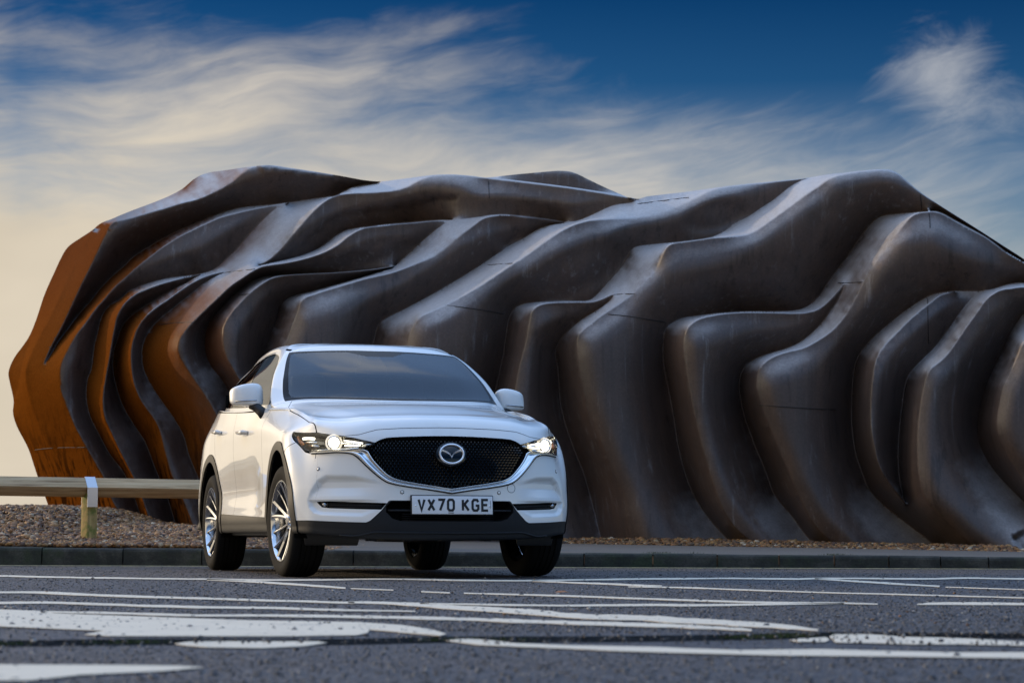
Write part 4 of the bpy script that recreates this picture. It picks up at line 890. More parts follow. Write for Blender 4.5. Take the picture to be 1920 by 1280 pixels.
    R.append(mid+nrm*bul[:,None])
    R.append(top)
    # r14 roof shoulder
    rs=[(-1.25,0,1.617),(-1.253,.165,1.616),(-1.262,.31,1.611),(-1.275,.425,1.604),(-1.29,.505,1.596),(-1.302,.548,1.590),(-1.315,.572,1.588),
      (-1.34,.586,1.591),(-1.37,.592,1.596),(-1.41,.596,1.601),(-1.47,.598,1.607),(-1.55,.600,1.613),(-1.67,.600,1.620),(-1.90,.598,1.624),(-2.18,.590,1.619),(-2.5,.578,1.602),(-2.78,.56,1.576),(-2.96,.54,1.551),(-3.1,.51,1.53),(-3.15,.44,1.53),(-3.19,.3,1.54),(-3.2,0,1.545)]
    R.append(rs)
    rm=[(-1.42,0,1.644),(-1.423,.14,1.643),(-1.43,.27,1.640),(-1.44,.36,1.642),(-1.45,.43,1.636),(-1.462,.465,1.633),(-1.475,.485,1.633),
      (-1.49,.496,1.636),(-1.51,.50,1.640),(-1.54,.503,1.637),(-1.58,.505,1.640),(-1.65,.507,1.644),(-1.75,.507,1.647),(-1.95,.503,1.648),(-2.2,.495,1.642),(-2.5,.48,1.634),(-2.75,.46,1.609),(-2.92,.44,1.585),(-3.04,.42,1.56),(-3.08,.36,1.56),(-3.1,.25,1.567),(-3.11,0,1.57)]
    R.append(rm)
    rc=[(x,0,1.662-.012*((x+1.9)/.5)**2 if x>-1.9 else 1.662-.055*((x+1.9)/1.0)**2) for x in (-1.62,-1.622,-1.626,-1.63,-1.635,-1.64,-1.646,-1.655,-1.665,-1.68,-1.70,-1.74,-1.82,-1.98,-2.2,-2.45,-2.68,-2.82,-2.92,-2.94,-2.95,-2.96)]
    R.append(rc)
    return [np.array(r,float) for r in R]
TROW=np.array([0,.06,.14,.30,.44,.57,.70,.79,.87,1.10,1.45,1.75,2.05,2.35,2.45,2.6,2.8])
CAR_YAW = 0.2975
car = empty('white_car', (-.636, 15.13, 0), -(math.pi / 2 - CAR_YAW))
tag(car, 'white five-door car parked with both headlights lit', 'car')
def car_materials():
    m, t, b = pbr('white_car_paint', (.78, .78, .76), .38, spec=.5, coat=1.0, coat_r=.025); M['paint'] = m
    c = obj_co(t); t.put(b.inputs['Base Color'], t.mix(t.smooth(t.noise(c, 3, 5, .6), .55, .8), (.79, .79, .77), (.70, .69, .66)))
    M['clad'] = pbr('grey_plastic', (.014, .015, .017), .55, spec=.22)[0]
    c, t, b = pbr('dark_plastic', (.010, .010, .011), .45, spec=.4); M['dark'] = c
    M['void'] = pbr('black_void', (.004, .004, .004), .9, spec=.1)[0]
    M['chrome'] = pbr('chrome', (.82, .83, .84), .12, 1.0)[0]
    M['badge'] = pbr('bright_badge', (.88, .88, .89), .30, .85)[0]
    M['chrome_dark'] = pbr('satin_chrome', (.45, .46, .48), .18, 1.0)[0]
    M['frit'] = pbr('screen_border', (.006, .006, .007), .25, spec=.06)[0]
    M['gloss'] = pbr('gloss_black', (.006, .006, .007), .06, spec=.6)[0]
    m, t, b = pbr('tyre_rubber', (.012, .012, .013), .85, spec=.12); M['tyre'] = m
    c = obj_co(t); t.put(b.inputs['Base Color'], t.mix(t.noise(c, 14, 4, .6), (.008, .008, .009), (.018, .017, .015)))
    M['alloy'] = pbr('machined_alloy', (.72, .72, .72), .16, 1.0)[0]
    M['alloy_dark'] = pbr('grey_alloy', (.10, .10, .11), .35, .6)[0]
    M['disc'] = pbr('brake_disc', (.25, .25, .26), .3, 1.0)[0]
    M['seat'] = pbr('dark_upholstery', (.02, .02, .022), .6)[0]
    M['plate'] = pbr('plate_white', (.72, .73, .74), .35, coat=.5)[0]
    M['ink'] = pbr('plate_black', (.006, .006, .006), .6)[0]
    M['lamp'] = pbr('headlamp_beam', (1, 1, 1), .2, emit=(1.0, .86, .56), emit_s=12)[0]
    M['lamp_soft'] = pbr('headlamp_glow', (1, 1, 1), .2, emit=(1.0, .84, .55), emit_s=.7)[0]
    M['drl'] = pbr('daytime_lamp', (.9, .9, .9), .2, emit=(1.0, .93, .76), emit_s=2.6)[0]
    M['amber'] = pbr('amber_reflector', (.45, .15, .03), .2, coat=1)[0]
    M['red'] = pbr('red_dot', (.6, .05, .03), .5)[0]
    def glass(name, tint, minr, bl=1.45, film=0.0):
        m = bpy.data.materials.new(name); m.use_nodes = True; t = NT(m.node_tree); t.n.clear()
        f = t.node('ShaderNodeFresnel'); f.inputs['IOR'].default_value = bl
        tr = t.node('ShaderNodeBsdfTransparent'); tr.inputs[0].default_value = (*tint, 1)
        g = t.node('ShaderNodeBsdfGlossy'); g.inputs['Roughness'].default_value = .015; g.inputs[0].default_value = (1, 1, 1, 1)
        mx = t.node('ShaderNodeMixShader'); t.put(mx.inputs[0], t.math('MULTIPLY_ADD', f.outputs[0], .62, minr, clamp=True)); t.l.new(tr.outputs[0], mx.inputs[1]); t.l.new(g.outputs[0], mx.inputs[2])
        out = mx.outputs[0]
        if film:                                     # bluish diffuse veil: haze painted over the glass
            df = t.node('ShaderNodeBsdfDiffuse'); df.inputs[0].default_value = (.16, .25, .36, 1)
            m2 = t.node('ShaderNodeMixShader'); m2.inputs[0].default_value = film; t.l.new(mx.outputs[0], m2.inputs[1]); t.l.new(df.outputs[0], m2.inputs[2]); out = m2.outputs[0]
        o = t.node('ShaderNodeOutputMaterial'); t.l.new(out, o.inputs[0]); return m
    M['glass'] = glass('windscreen_glass', (.34, .40, .44), .03, 1.36, .13)
    M['glass_dark'] = glass('privacy_glass', (.05, .05, .055), .02, 1.5)
    M['lens'] = glass('headlight_lens', (.94, .95, .95), 0.0, 1.4)
car_materials()
TR = np.array([0,.06,.14,.30,.44,.57,.70,.79,.87,1.10,1.45,1.75,2.05,2.35,2.45,2.6,2.8])
class Body: pass
B_ = Body()
def sstep(x, a, b):
    t = np.clip((x - a) / (b - a), 0, 1); return t * t * (3 - 2 * t)
def body_surface(ns=470, nt=380):
    Rr = body_rows()
    ch = np.mean([np.r_[0, np.cumsum(np.linalg.norm(np.diff(r, axis=0), axis=1))] for r in Rr[2:12]], axis=0)
    s = np.linspace(0, ch[-1], ns)
    s = np.unique(np.r_[np.linspace(0, 1.9, 250), np.linspace(1.9, ch[-1], 220)]); ns = len(s)
    G = np.array([cr_interp(r, ch, s) for r in Rr])
    t = np.unique(np.r_[np.linspace(0, 1.0, 200), np.linspace(1.0, TR[-1], 170)])
    S = cr_interp(G.reshape(len(Rr), -1), TR, t).reshape(len(t), ns, 3)
    S[:, 0, 1] = 0; S[:, -1, 1] = 0
    # fair the bonnet and wing tops
    ii = np.where((t > .84) & (t < 1.70))[0]; jj = np.where(s < 1.30)[0]
    for _ in range(60):
        Z = S[..., 2]; n_ = Z.copy()
        n_[1:-1, 1:-1] = .25 * (Z[:-2, 1:-1] + Z[2:, 1:-1] + Z[1:-1, :-2] + Z[1:-1, 2:]); n_[1:-1, 0] = .25 * (Z[:-2, 0] + Z[2:, 0]) + .5 * Z[1:-1, 1]
        w_ = np.zeros_like(Z); w_[np.ix_(ii, jj)] = 1
        w_ *= np.clip((t - .84) / .05, 0, 1)[:, None] * np.clip((1.70 - t) / .10, 0, 1)[:, None] * np.clip((1.30 - s) / .15, 0, 1)[None]
        S[..., 2] = Z + w_ * (n_ - Z)
    # raised centre of the bonnet, bounded by a soft crease from the scuttle corner towards the grille
    x, y = S[..., 0], S[..., 1]
    yc = np.interp(x, [-.6, .1, .8], [.69, .60, .47])
    on = ((t[:, None] > .80) & (t[:, None] < 1.8)) * sstep(x, -.9, -.45)
    S[..., 2] += .009 * on * (1 - sstep(y, yc - .05, yc + .10)) * sstep(t[:, None] + 0 * x, .80, .95)
    def normals(S):
        ds = np.gradient(S, axis=1); dt = np.gradient(S, axis=0)
        N = np.cross(ds, dt); N /= np.linalg.norm(N, axis=2)[..., None] + 1e-12; return N
    N = normals(S)
    # hollow round the fog lamp
    T2, S2 = np.meshgrid(t, s, indexing='ij'); q = np.stack([S2.ravel(), T2.ravel()], 1)
    m = (q[:, 0] < 1.1) & (q[:, 1] < .6)
    poly = [(.40,.47),(.60,.512),(.80,.519),(.871,.482),(.934,.407),(.963,.353),(.949,.286),(.908,.244),(.848,.229),(.55,.222),(.46,.26),(.38,.33)]
    e = np.zeros(len(q)); e[m] = np.clip(poly_sd(q[m], poly), 0, None)
    prof = np.interp(q[:, 1], [.22, .27, .285, .33, .345, .37, .43, .47, .52], [.014, .020, .022, .022, .004, .008, .030, .028, .006])
    d = sstep(e, 0, .034) * prof * sstep(q[:, 0], .40, .66)
    S = S - N * d.reshape(S.shape[:2])[..., None]
    # a shallow hollow along the doors
    dd = .010 * np.exp(-((T2 - .42) / .11) ** 2) * sstep(S2, 1.95, 2.3) * (1 - sstep(S2, 3.4, 3.8))
    S = S - N * dd[..., None]
    S[:, 0, 1] = 0; S[:, -1, 1] = 0
    B_.S, B_.N, B_.s, B_.t = S, normals(S), s, t
body_surface()
def surf(q, off=0.0):
    """points of the body surface at (s, t), moved out along the normal"""
    q = np.atleast_2d(np.asarray(q, float)); s, t = B_.s, B_.t
    sg = np.sign(q[:, 0]); sg[sg == 0] = 1; a = np.abs(q[:, 0])
    j = np.clip(np.searchsorted(s, a) - 1, 0, len(s) - 2); i = np.clip(np.searchsorted(t, q[:, 1]) - 1, 0, len(t) - 2)
    u = ((a - s[j]) / (s[j + 1] - s[j]))[:, None]; v = ((q[:, 1] - t[i]) / (t[i + 1] - t[i]))[:, None]
    f = lambda A: A[i, j] * (1-u) * (1-v) + A[i, j+1] * u * (1-v) + A[i+1, j] * (1-u) * v + A[i+1, j+1] * u * v
    P = f(B_.S) + f(B_.N) * np.asarray(off).reshape(-1, 1)
    P[:, 1] *= sg; return P
def clip(V, F, f):
    """keep the part of a triangle mesh where f > 0 (V carries x,y,z,s,t)"""
    pos = f[F] > 0; c = pos.sum(1)
    keep = [F[c == 3]]; newV = [V]; n = len(V)
    one, two = F[c == 1], F[c == 2]
    def roll(T, lone):
        k = np.argmax(lone, axis=1); r = np.arange(len(T))
        return np.stack([T[r, k], T[r, (k + 1) % 3], T[r, (k + 2) % 3]], 1)
    o1 = roll(one, pos[c == 1]) if len(one) else np.zeros((0, 3), int)
    o2 = roll(two, ~pos[c == 2]) if len(two) else np.zeros((0, 3), int)
    ed = np.r_[o1[:, [0, 1]], o1[:, [0, 2]], o2[:, [0, 1]], o2[:, [0, 2]]]
    if len(ed):
        es = np.sort(ed, axis=1); uq, inv = np.unique(es, axis=0, return_inverse=True); inv = inv.ravel()
        fa, fb = f[uq[:, 0]], f[uq[:, 1]]; w = (fa / (fa - fb))[:, None]
        newV.append(V[uq[:, 0]] * (1 - w) + V[uq[:, 1]] * w)
        ids = inv + n; a = len(o1); b = len(o2)
        e1, e2, e3, e4 = ids[:a], ids[a:2*a], ids[2*a:2*a+b], ids[2*a+b:]
        keep.append(np.stack([o1[:, 0], e1, e2], 1))
        keep.append(np.stack([e3, o2[:, 1], o2[:, 2]], 1)); keep.append(np.stack([e3, o2[:, 2], e4], 1))
    F2 = np.concatenate(keep); V2 = np.concatenate(newV)
    u, inv = np.unique(F2, return_inverse=True)
    return V2[u], inv.reshape(-1, 3)
def emit(name, VF, mat, both=True, parent=None, sides=(1, -1), off=0.0, label=None):
    V, F = VF
    if len(F) == 0: return []
    P = V[:, :3].copy()
    if off: P = surf(V[:, 3:5], off)
    out = []
    if both:
        n = len(P); mir = P * [1, -1, 1]; on = P[:, 1] < 1e-6
        idx = np.arange(n) + n; idx[on] = np.arange(n)[on]
        o = mesh(name, np.r_[P, mir], np.r_[F, idx[F[:, ::-1]]], mat, parent or car); clean(o)
        return [o]
    for sd in sides:
        o = mesh(name, P * [1, sd, 1], F if sd > 0 else F[:, ::-1], mat, parent or car); out.append(o)
    return out
def clean(o):
    bm = bmesh.new(); bm.from_mesh(o.data)
    bmesh.ops.delete(bm, geom=[v for v in bm.verts if not v.link_faces], context='VERTS'); bm.to_mesh(o.data); bm.free()
HEADLIGHT = [(1.057,.800),(.951,.813),(.847,.812),(.755,.806),(.660,.788),(.573,.763),(.494,.742),(.461,.734),(.472,.715),(.514,.711),(.552,.687),(.616,.679),(.722,.674),(.815,.665),(.898,.660),(.95,.666),(.99,.700),(1.02,.755)]
GRILLE = [(0,.786),(.13,.784),(.21,.781),(.31,.777),(.39,.771),(.43,.758),(.468,.733),(.502,.692),(.506,.664),(.485,.622),(.45,.574),(.40,.520),(.35,.489),(.245,.464),(.12,.444),(0,.424)]
FOG = [(.891,.334),(.793,.337),(.583,.328),(.398,.322),(.435,.276),(.583,.280),(.785,.286),(.848,.293),(.875,.313)]
INTAKE = [(-.05,.336),(.371,.336),(.403,.302),(.406,.262),(.366,.217),(.319,.200),(-.05,.200)]
SURROUND_OUT = [(0,.391),(.05,.400),(.15,.417),(.26,.433),(.355,.451),(.405,.468),(.465,.512),(.525,.570),(.572,.620),(.612,.650),(.70,.660),(.815,.650),(.90,.645)]
WS = [(-.1,1.772),(.44,1.772),(.72,1.766),(.92,1.758),(.955,2.0),(.945,2.36),(.80,2.357),(.5,2.348),(-.1,2.338)]
WS_IN = [(-.1,1.808),(.44,1.808),(.72,1.804),(.835,1.812),(.862,1.85),(.885,2.05),(.875,2.29),(.835,2.318),(.5,2.318),(.26,2.312),(.20,2.285),(.12,2.25),(-.1,2.245)]
SW = [(1.13,1.79),(1.39,2.178),(1.58,2.262),(1.80,2.295),(2.218,2.322),(2.755,2.335),(3.575,2.318),(4.0,2.265),(4.28,2.03),(4.2,1.80)]
def arch(P, rx, rz):
    x, z = P[:, 0], np.maximum(P[:, 2] - .362, 0)
    a = [1 - np.sqrt(((x - xc) / rx) ** 2 + (z / rz) ** 2) for xc in (-.02, -2.715)]
    f = np.maximum(*a) * .45
    return np.where((P[:, 1] > .55) & (P[:, 2] < 1.0), f, -1.0)
def car_body():
    S, s, t = B_.S, B_.s, B_.t; nt, ns = S.shape[:2]
    T2, S2 = np.meshgrid(t, s, indexing='ij')
    V = np.c_[S.reshape(-1, 3), S2.ravel(), T2.ravel()]
    i = np.arange(nt * ns).reshape(nt, ns)
    q = np.stack([i[:-1, :-1], i[:-1, 1:], i[1:, 1:], i[1:, :-1]], -1).reshape(-1, 4)
    F = np.r_[q[:, [0, 1, 2]], q[:, [0, 2, 3]]]
    G = .0022
    st = lambda V: V[:, 3:5]
    sd = lambda V, poly: poly_sd(st(V), poly)
    M0 = (V, F)
    # dark inner shell that shows through the shut lines
    sh = clip(*M0, -arch(V, .415, .462)); sh = clip(*sh, -sd(sh[0], WS)); sh = clip(*sh, -sd(sh[0], SW))
    full = [(-.1, .80)] + GRILLE[:7] + [(.47,.735),(.60,.775),(.85,.815),(1.06,.80),(1.02,.73),(.95,.655)] + SURROUND_OUT[::-1] + [(-.1,.39)]
    sh = clip(*sh, -poly_sd(st(sh[0]), full)); sh = clip(*sh, 1.0 - (sd(sh[0], INTAKE) > 0) * 2.0)
    sh = clip(*sh, np.where((sh[0][:, 4] > .90) & (sh[0][:, 4] < 1.80) & (sh[0][:, 3] > .80) & (sh[0][:, 3] < 2.25), -1.0, 1.0))
    emit('inner_shell', sh, M['void'], off=-.012)
    W = clip(*M0, -arch(V, .412, .458))
    trim = clip(*W, arch(W[0], .478, .516) - .0005)
    for xr in ((lambda P: P[:, 0] + 1.3), (lambda P: -1.3 - P[:, 0])):
        emit('wheel_arch_trim', clip(*trim, xr(trim[0])), M['clad'], both=False, off=.006)
    W = clip(*W, -arch(W[0], .478, .516) - .0005)
    # black lower bumper cladding and sills
    tc = lambda V: np.interp(V[:, 3], [0, .371, .386, .432, .501, .526, 1.07, 1.6, 1.85, 3.6, 4.5, 5.5], [.338, .338, .337, .269, .197, .184, .184, .19, .205, .262, .27, .30])
    low = clip(*W, tc(W[0]) - W[0][:, 4]); W = clip(*W, W[0][:, 4] - tc(W[0]) - .003)
    fr = clip(*low, 1.3 - low[0][:, 3]); fr = clip(*fr, -sd(fr[0], INTAKE))
    emit('bumper_cladding', fr, M['clad'])
    si = clip(*low, low[0][:, 3] - 1.3); rear = clip(*si, -2.9 - si[0][:, 0]); si = clip(*si, si[0][:, 0] + 2.9)
    emit('sill_trim', si, M['clad'], both=False); emit('rear_bumper_cladding', rear, M['clad'])
    # openings
    W = clip(*W, -sd(W[0], FOG)); W = clip(*W, -sd(W[0], full) - .0015)
    # greenhouse
    ws = clip(*W, sd(W[0], WS)); W = clip(*W, -sd(W[0], WS) - .001)
    gl = clip(*ws, sd(ws[0], WS_IN)); fr = clip(*ws, -sd(ws[0], WS_IN))
    wso = emit('windscreen', gl, M['glass'])[0]
    emit('black_border', fr, M['frit'], parent=wso)
    wn = clip(*W, sd(W[0], SW)); W = clip(*W, -sd(W[0], SW))
    SWI = [(a + (.035 if k < 2 else 0), b) for k, (a, b) in enumerate(SW)]
    inner = lambda V: sd(V, SW) - .009
    frame = clip(*wn, -inner(wn[0]) ); emit('window_trim', frame, M['gloss'], both=False, off=-.003)
    gl = clip(*wn, inner(wn[0]))
    for a, b, mt in ((1.0, 2.93, 'glass'), (3.02, 3.66, 'glass_dark'), (3.74, 4.4, 'glass_dark')):
        g = clip(*gl, gl[0][:, 3] - a); g = clip(*g, b - g[0][:, 3]); emit('side_window', g, M[mt], both=False, off=-.006)
    for a, b in ((2.925, 3.025), (3.655, 3.745)):
        g = clip(*gl, gl[0][:, 3] - a); g = clip(*g, b - g[0][:, 3]); emit('door_pillar', g, M['gloss'], both=False, off=-.004)
    # bonnet
    def fh(V):
        x, y, s_, t_ = V[:, 0], V[:, 1], V[:, 3], V[:, 4]
        ys = np.interp(x, [-.62, -.55, -.45, -.26, .07, .35, .46, .49, .56], [.70, .735, .775, .795, .800, .793, .776, .772, .80])
        tf = np.interp(s_, [0, .06, .19, .30, .449, .507, .56, .66, .845, .86, .90], [.845, .845, .842, .841, .834, .818, .800, .790, .812, .60, .3])
        return np.minimum(np.where(x > .55, 1.0, ys - y), np.minimum(np.where(s_ > .9, 1.0, t_ - tf), 1.752 - t_)) + np.where(x < -.75, -5, 0)
    hd = clip(*W, fh(W[0]) - G); emit('bonnet', hd, M['paint'])
    W = clip(*W, -fh(W[0]) - G)
    # bumper
    fb = lambda V: np.minimum(1.16 - V[:, 3], np.where(V[:, 3] < .985, 1.0, .73 - (V[:, 3] - .985) * .46 - V[:, 4])) - np.where(V[:, 4] > .9, 5, 0)
    bp = clip(*W, fb(W[0]) - G); emit('bumper', bp, M['paint']); W = clip(*W, -fb(W[0]) - G)
    # roof and ditch
    dt = lambda V: np.minimum(np.minimum(V[:, 4] - 2.395, 2.44 - V[:, 4]), np.minimum(V[:, 3] - .93, 1.32 - V[:, 3]))
    di = clip(*W, dt(W[0])); emit('roof_gutter', di, M['dark'], both=False, off=-.010); W = clip(*W, -dt(W[0]))
    rf = lambda V: np.where(V[:, 3] < .94, V[:, 4] - 2.3, V[:, 4] - 2.43)
    r = clip(*W, rf(W[0]))
    sun = clip(*r, np.minimum(-1.62 - r[0][:, 0], .43 - r[0][:, 1]) + np.where(r[0][:, 0] < -2.45, -5, 0))
    r2 = clip(*r, -(np.minimum(-1.62 - r[0][:, 0], .43 - r[0][:, 1]) + np.where(r[0][:, 0] < -2.45, -5, 0)) - .002)
    emit('roof', r2, M['paint']); emit('sunroof', sun, M['gloss'], off=.004)
    W = clip(*W, -rf(W[0]))
    # fenders, doors, body sides
    up = lambda V: V[:, 4] - 1.735
    sid = clip(*W, up(W[0]) - .001); emit('body_side', sid, M['paint'], both=False)
    W = clip(*W, -up(W[0]) - .001)
    x1 = lambda V: V[:, 0] + .655 + .06 * sstep(V[:, 4], .55, .95) + .05 * sstep(V[:, 4], .95, 1.3)
    x2 = lambda V: V[:, 0] + 1.745 + .02 * V[:, 4]
    x3 = lambda V: V[:, 0] + np.interp(V[:, 4], [.2, .45, .72, .9, 1.7], [2.32, 2.36, 2.52, 2.68, 2.74])
    emit('front_wing', clip(*W, x1(W[0]) - G), M['paint'], both=False); W = clip(*W, -x1(W[0]) - G)
    d1 = clip(*W, x2(W[0]) - G); W = clip(*W, -x2(W[0]) - G)
    d2 = clip(*W, x3(W[0]) - G); W = clip(*W, -x3(W[0]) - G)
    doors = [emit('front_door', d1, M['paint'], both=False), emit('rear_door', d2, M['paint'], both=False)]
    emit('rear_body', W, M['paint'])
    for (os_, sx, tx) in ((doors[0], 2.532, .775), (doors[1], 3.60, .800)):
        for o, sg in zip(os_, (1, -1)):
            # handle: a bar standing off a scooped recess
            c = surf((sg * sx, tx), .030)[0]; e0, e1 = surf((sg * (sx - .10), tx), .0)[0], surf((sg * (sx + .11), tx + .004), .0)[0]
            a0, a1 = surf((sg * (sx - .095), tx), .034)[0], surf((sg * (sx + .105), tx + .004), .034)[0]
            MB().tube([e0, a0, c, a1, e1], [.012, .016, .017, .016, .012], 10).build('door_handle', M['paint'], o, smooth=True)
    return fr
car_body()
def panel(poly, off, step=.016, sign=1):
    """triangulated patch over a polygon given in (s, t)"""
    P = np.array(poly, float); b = []
    for k in range(len(P)):
        a, c = P[k], P[(k + 1) % len(P)]; n = max(1, int(np.linalg.norm(c - a) / step))
        b += [a + (c - a) * f for f in np.arange(n) / n]
    b = np.array(b); n = len(b)
    xs, ys = np.meshgrid(np.arange(b[:, 0].min(), b[:, 0].max(), step), np.arange(b[:, 1].min(), b[:, 1].max(), step))
    I = np.stack([xs.ravel(), ys.ravel()], 1); I = I[poly_sd(I, b) > step * .5]
    vs, es, fs, ov, oe, of = delaunay_2d_cdt([Vector(p) for p in np.r_[b, I]], [(i, (i + 1) % n) for i in range(n)], [], 0, 1e-6)
    v = np.array([tuple(q) for q in vs]); F = np.array([f for f in fs if len(f) == 3]); F = F[in_poly(v[F].mean(1), b)]
    o = off(v) if callable(off) else np.full(len(v), off)
    return v, surf(v * [sign, 1], o), (F if sign > 0 else F[:, ::-1]), b
def smooth_poly(poly, step=.02):
    return spline(np.array(list(poly)), step)
def grille():
    top = smooth_poly(GRILLE[:1] + GRILLE[1:5], .02); rest = smooth_poly(GRILLE[4:9], .012); lo = smooth_poly(GRILLE[8:], .015)
    half = np.r_[top, rest[1:], lo[1:]]
    full = np.r_[half, (half * [-1, 1])[::-1][1:-1]]
    # backing
    v, P, F, b = panel(full, -.055, .03)
    g = mesh('grille', P, F, M['void'], car)
    # mesh of slanting blades
    mb = MB()
    du, dv = .024, .019
    rowsn = int(.40 / dv)
    for r in range(rowsn):
        tt = .43 + r * dv
        for c in range(-24, 25):
            ss = (c + (r % 2) * .5) * du
            e = poly_sd(np.array([[ss, tt]]), full)[0]
            if e < .004: continue
            l = .0135
            a, b_, c_, d = (ss - l, tt), (ss - .0015, tt + .007), (ss + l, tt), (ss, tt - .003)
            p = np.array([surf(a, -.030)[0], surf(b_, -.016)[0], surf(c_, -.030)[0], surf(d, -.012)[0]])
            mb.add(p, [(0, 3, 1), (3, 2, 1)])
            for q0, q1 in ((a, (ss - du / 2, tt + dv)), (c_, (ss + du / 2, tt + dv))):
                p0, p1 = surf(q0, -.034)[0], surf(q1, -.034)[0]; w = np.array([0, .0022, 0])
                mb.add([p0 - w, p0 + w, p1 + w, p1 - w], [(0, 1, 2, 3)])
    o = mb.build('grille_mesh', M['gloss'], g); tag(o, kind='stuff')
    # inner rim
    V, F = [], []; n = len(full)
    for q in full: V += [surf(q, .004)[0], surf(q, -.058)[0]]
    F = [(2*i, 2*((i+1) % n), 2*((i+1) % n)+1, 2*i+1) for i in range(n)]
    mesh('grille_rim', V, F, M['gloss'], g)
    # bright wing-shaped surround: swept between the grille edge and the bumper edge
    inn = np.r_[spline(np.array([(0,.424),(.12,.444),(.245,.464),(.35,.489),(.40,.520),(.45,.574),(.485,.622),(.504,.660),(.506,.668),(.53,.684),(.552,.684),(.616,.676),(.722,.671),(.815,.662),(.900,.657)]), .012)]
    out = spline(np.array(SURROUND_OUT), .012)
    k = 90
    def rs(c):
        L = np.r_[0, np.cumsum(np.linalg.norm(np.diff(c, axis=0), axis=1))]; u = np.linspace(0, L[-1], k); return np.c_[np.interp(u, L, c[:, 0]), np.interp(u, L, c[:, 1])]
    # match by the anchor where the wing turns under the headlight
    ia = np.argmin(np.linalg.norm(inn - [.506, .668], axis=1)); oa = np.argmin(np.linalg.norm(out - [.572, .620], axis=1))
    I = np.r_[rs(inn[:ia + 1]), rs(inn[ia:])[1:]]; O = np.r_[rs(out[:oa + 1]), rs(out[oa:])[1:]]
    prof = [(0.0, -.030), (.02, .004), (.10, .009), (.22, -.010), (.42, -.014), (.60, .010), (.74, .020), (.88, .014), (.97, .0), (1.0, -.02)]
    for sg in (1, -1):
        V, F = [], []
        for a, b_ in zip(I, O):
            for f, o_ in prof: V.append(surf((a + (b_ - a) * f) * [sg, 1], o_)[0])
        m = len(prof); n = len(I)
        F = [(i*m+j, (i+1)*m+j, (i+1)*m+j+1, i*m+j+1) for i in range(n-1) for j in range(m-1)]
        if sg > 0: F = [f[::-1] for f in F]
        mesh('grille_surround', V, F, M['chrome'], car)
        # dark shut line under the surround
        pts = [surf(q * [sg, 1], .0005)[0] for q in out]; MB().tube(pts, .0045, 6).build('surround_seal', M['dark'], car, smooth=True)
    # nose strip between grille and bonnet belongs to the bumper; emblem
    c = surf((0, .654), .0)[0]; em = empty('emblem'); em.parent = car; em.location = (c[0] + .012, 0, c[2]); em.rotation_euler = (0, R(-9), 0)
    def ell(rx, rz, n=48): return [(rx * math.cos(2*math.pi*k/n), rz * math.sin(2*math.pi*k/n)) for k in range(n)]
    mb = MB()
    V = []; e = ell(.102, .081)
    for f, x in ((1.0, -.05), (1.0, -.004), (.95, .004), (.80, .008), (0.0, .009)): V += [(x, a * f, b * f) for a, b in e]
    n = len(e); F = [(j*n+i, j*n+(i+1) % n, (j+1)*n+(i+1) % n, (j+1)*n+i) for j in range(4) for i in range(n)]
    mb.add(V, F); mb.build('emblem_disc', M['gloss'], em, smooth=True, auto=40)
    ring = [(.014, a, b) for a, b in ell(.0760, .0605, 56)]; mb = MB(); mb.tube(ring, .0072, 8, closed=True)
    # spread wings: tips rise into the ring, centre dips to a point
    top = [(0.0, -.012), (.010, .004), (.026, .018), (.046, .027), (.063, .034), (.071, .044)]
    bot = [(0.0, -.030), (.012, -.006), (.028, .005), (.047, .014), (.060, .017), (.066, .012)]
    for sg in (1, -1):
        V = []
        for (a, b), (c_, d) in zip(top, bot): V += [(.012, sg * a, b), (.019, sg * (a + c_) / 2, (b + d) / 2), (.012, sg * c_, d)]
        F = [(3*i+j, 3*i+3+j, 3*i+4+j, 3*i+1+j) for i in range(5) for j in range(2)]
        mb.add(V, F)
    mb.build('winged_badge', M['badge'], em, smooth=True, auto=35)
grille()
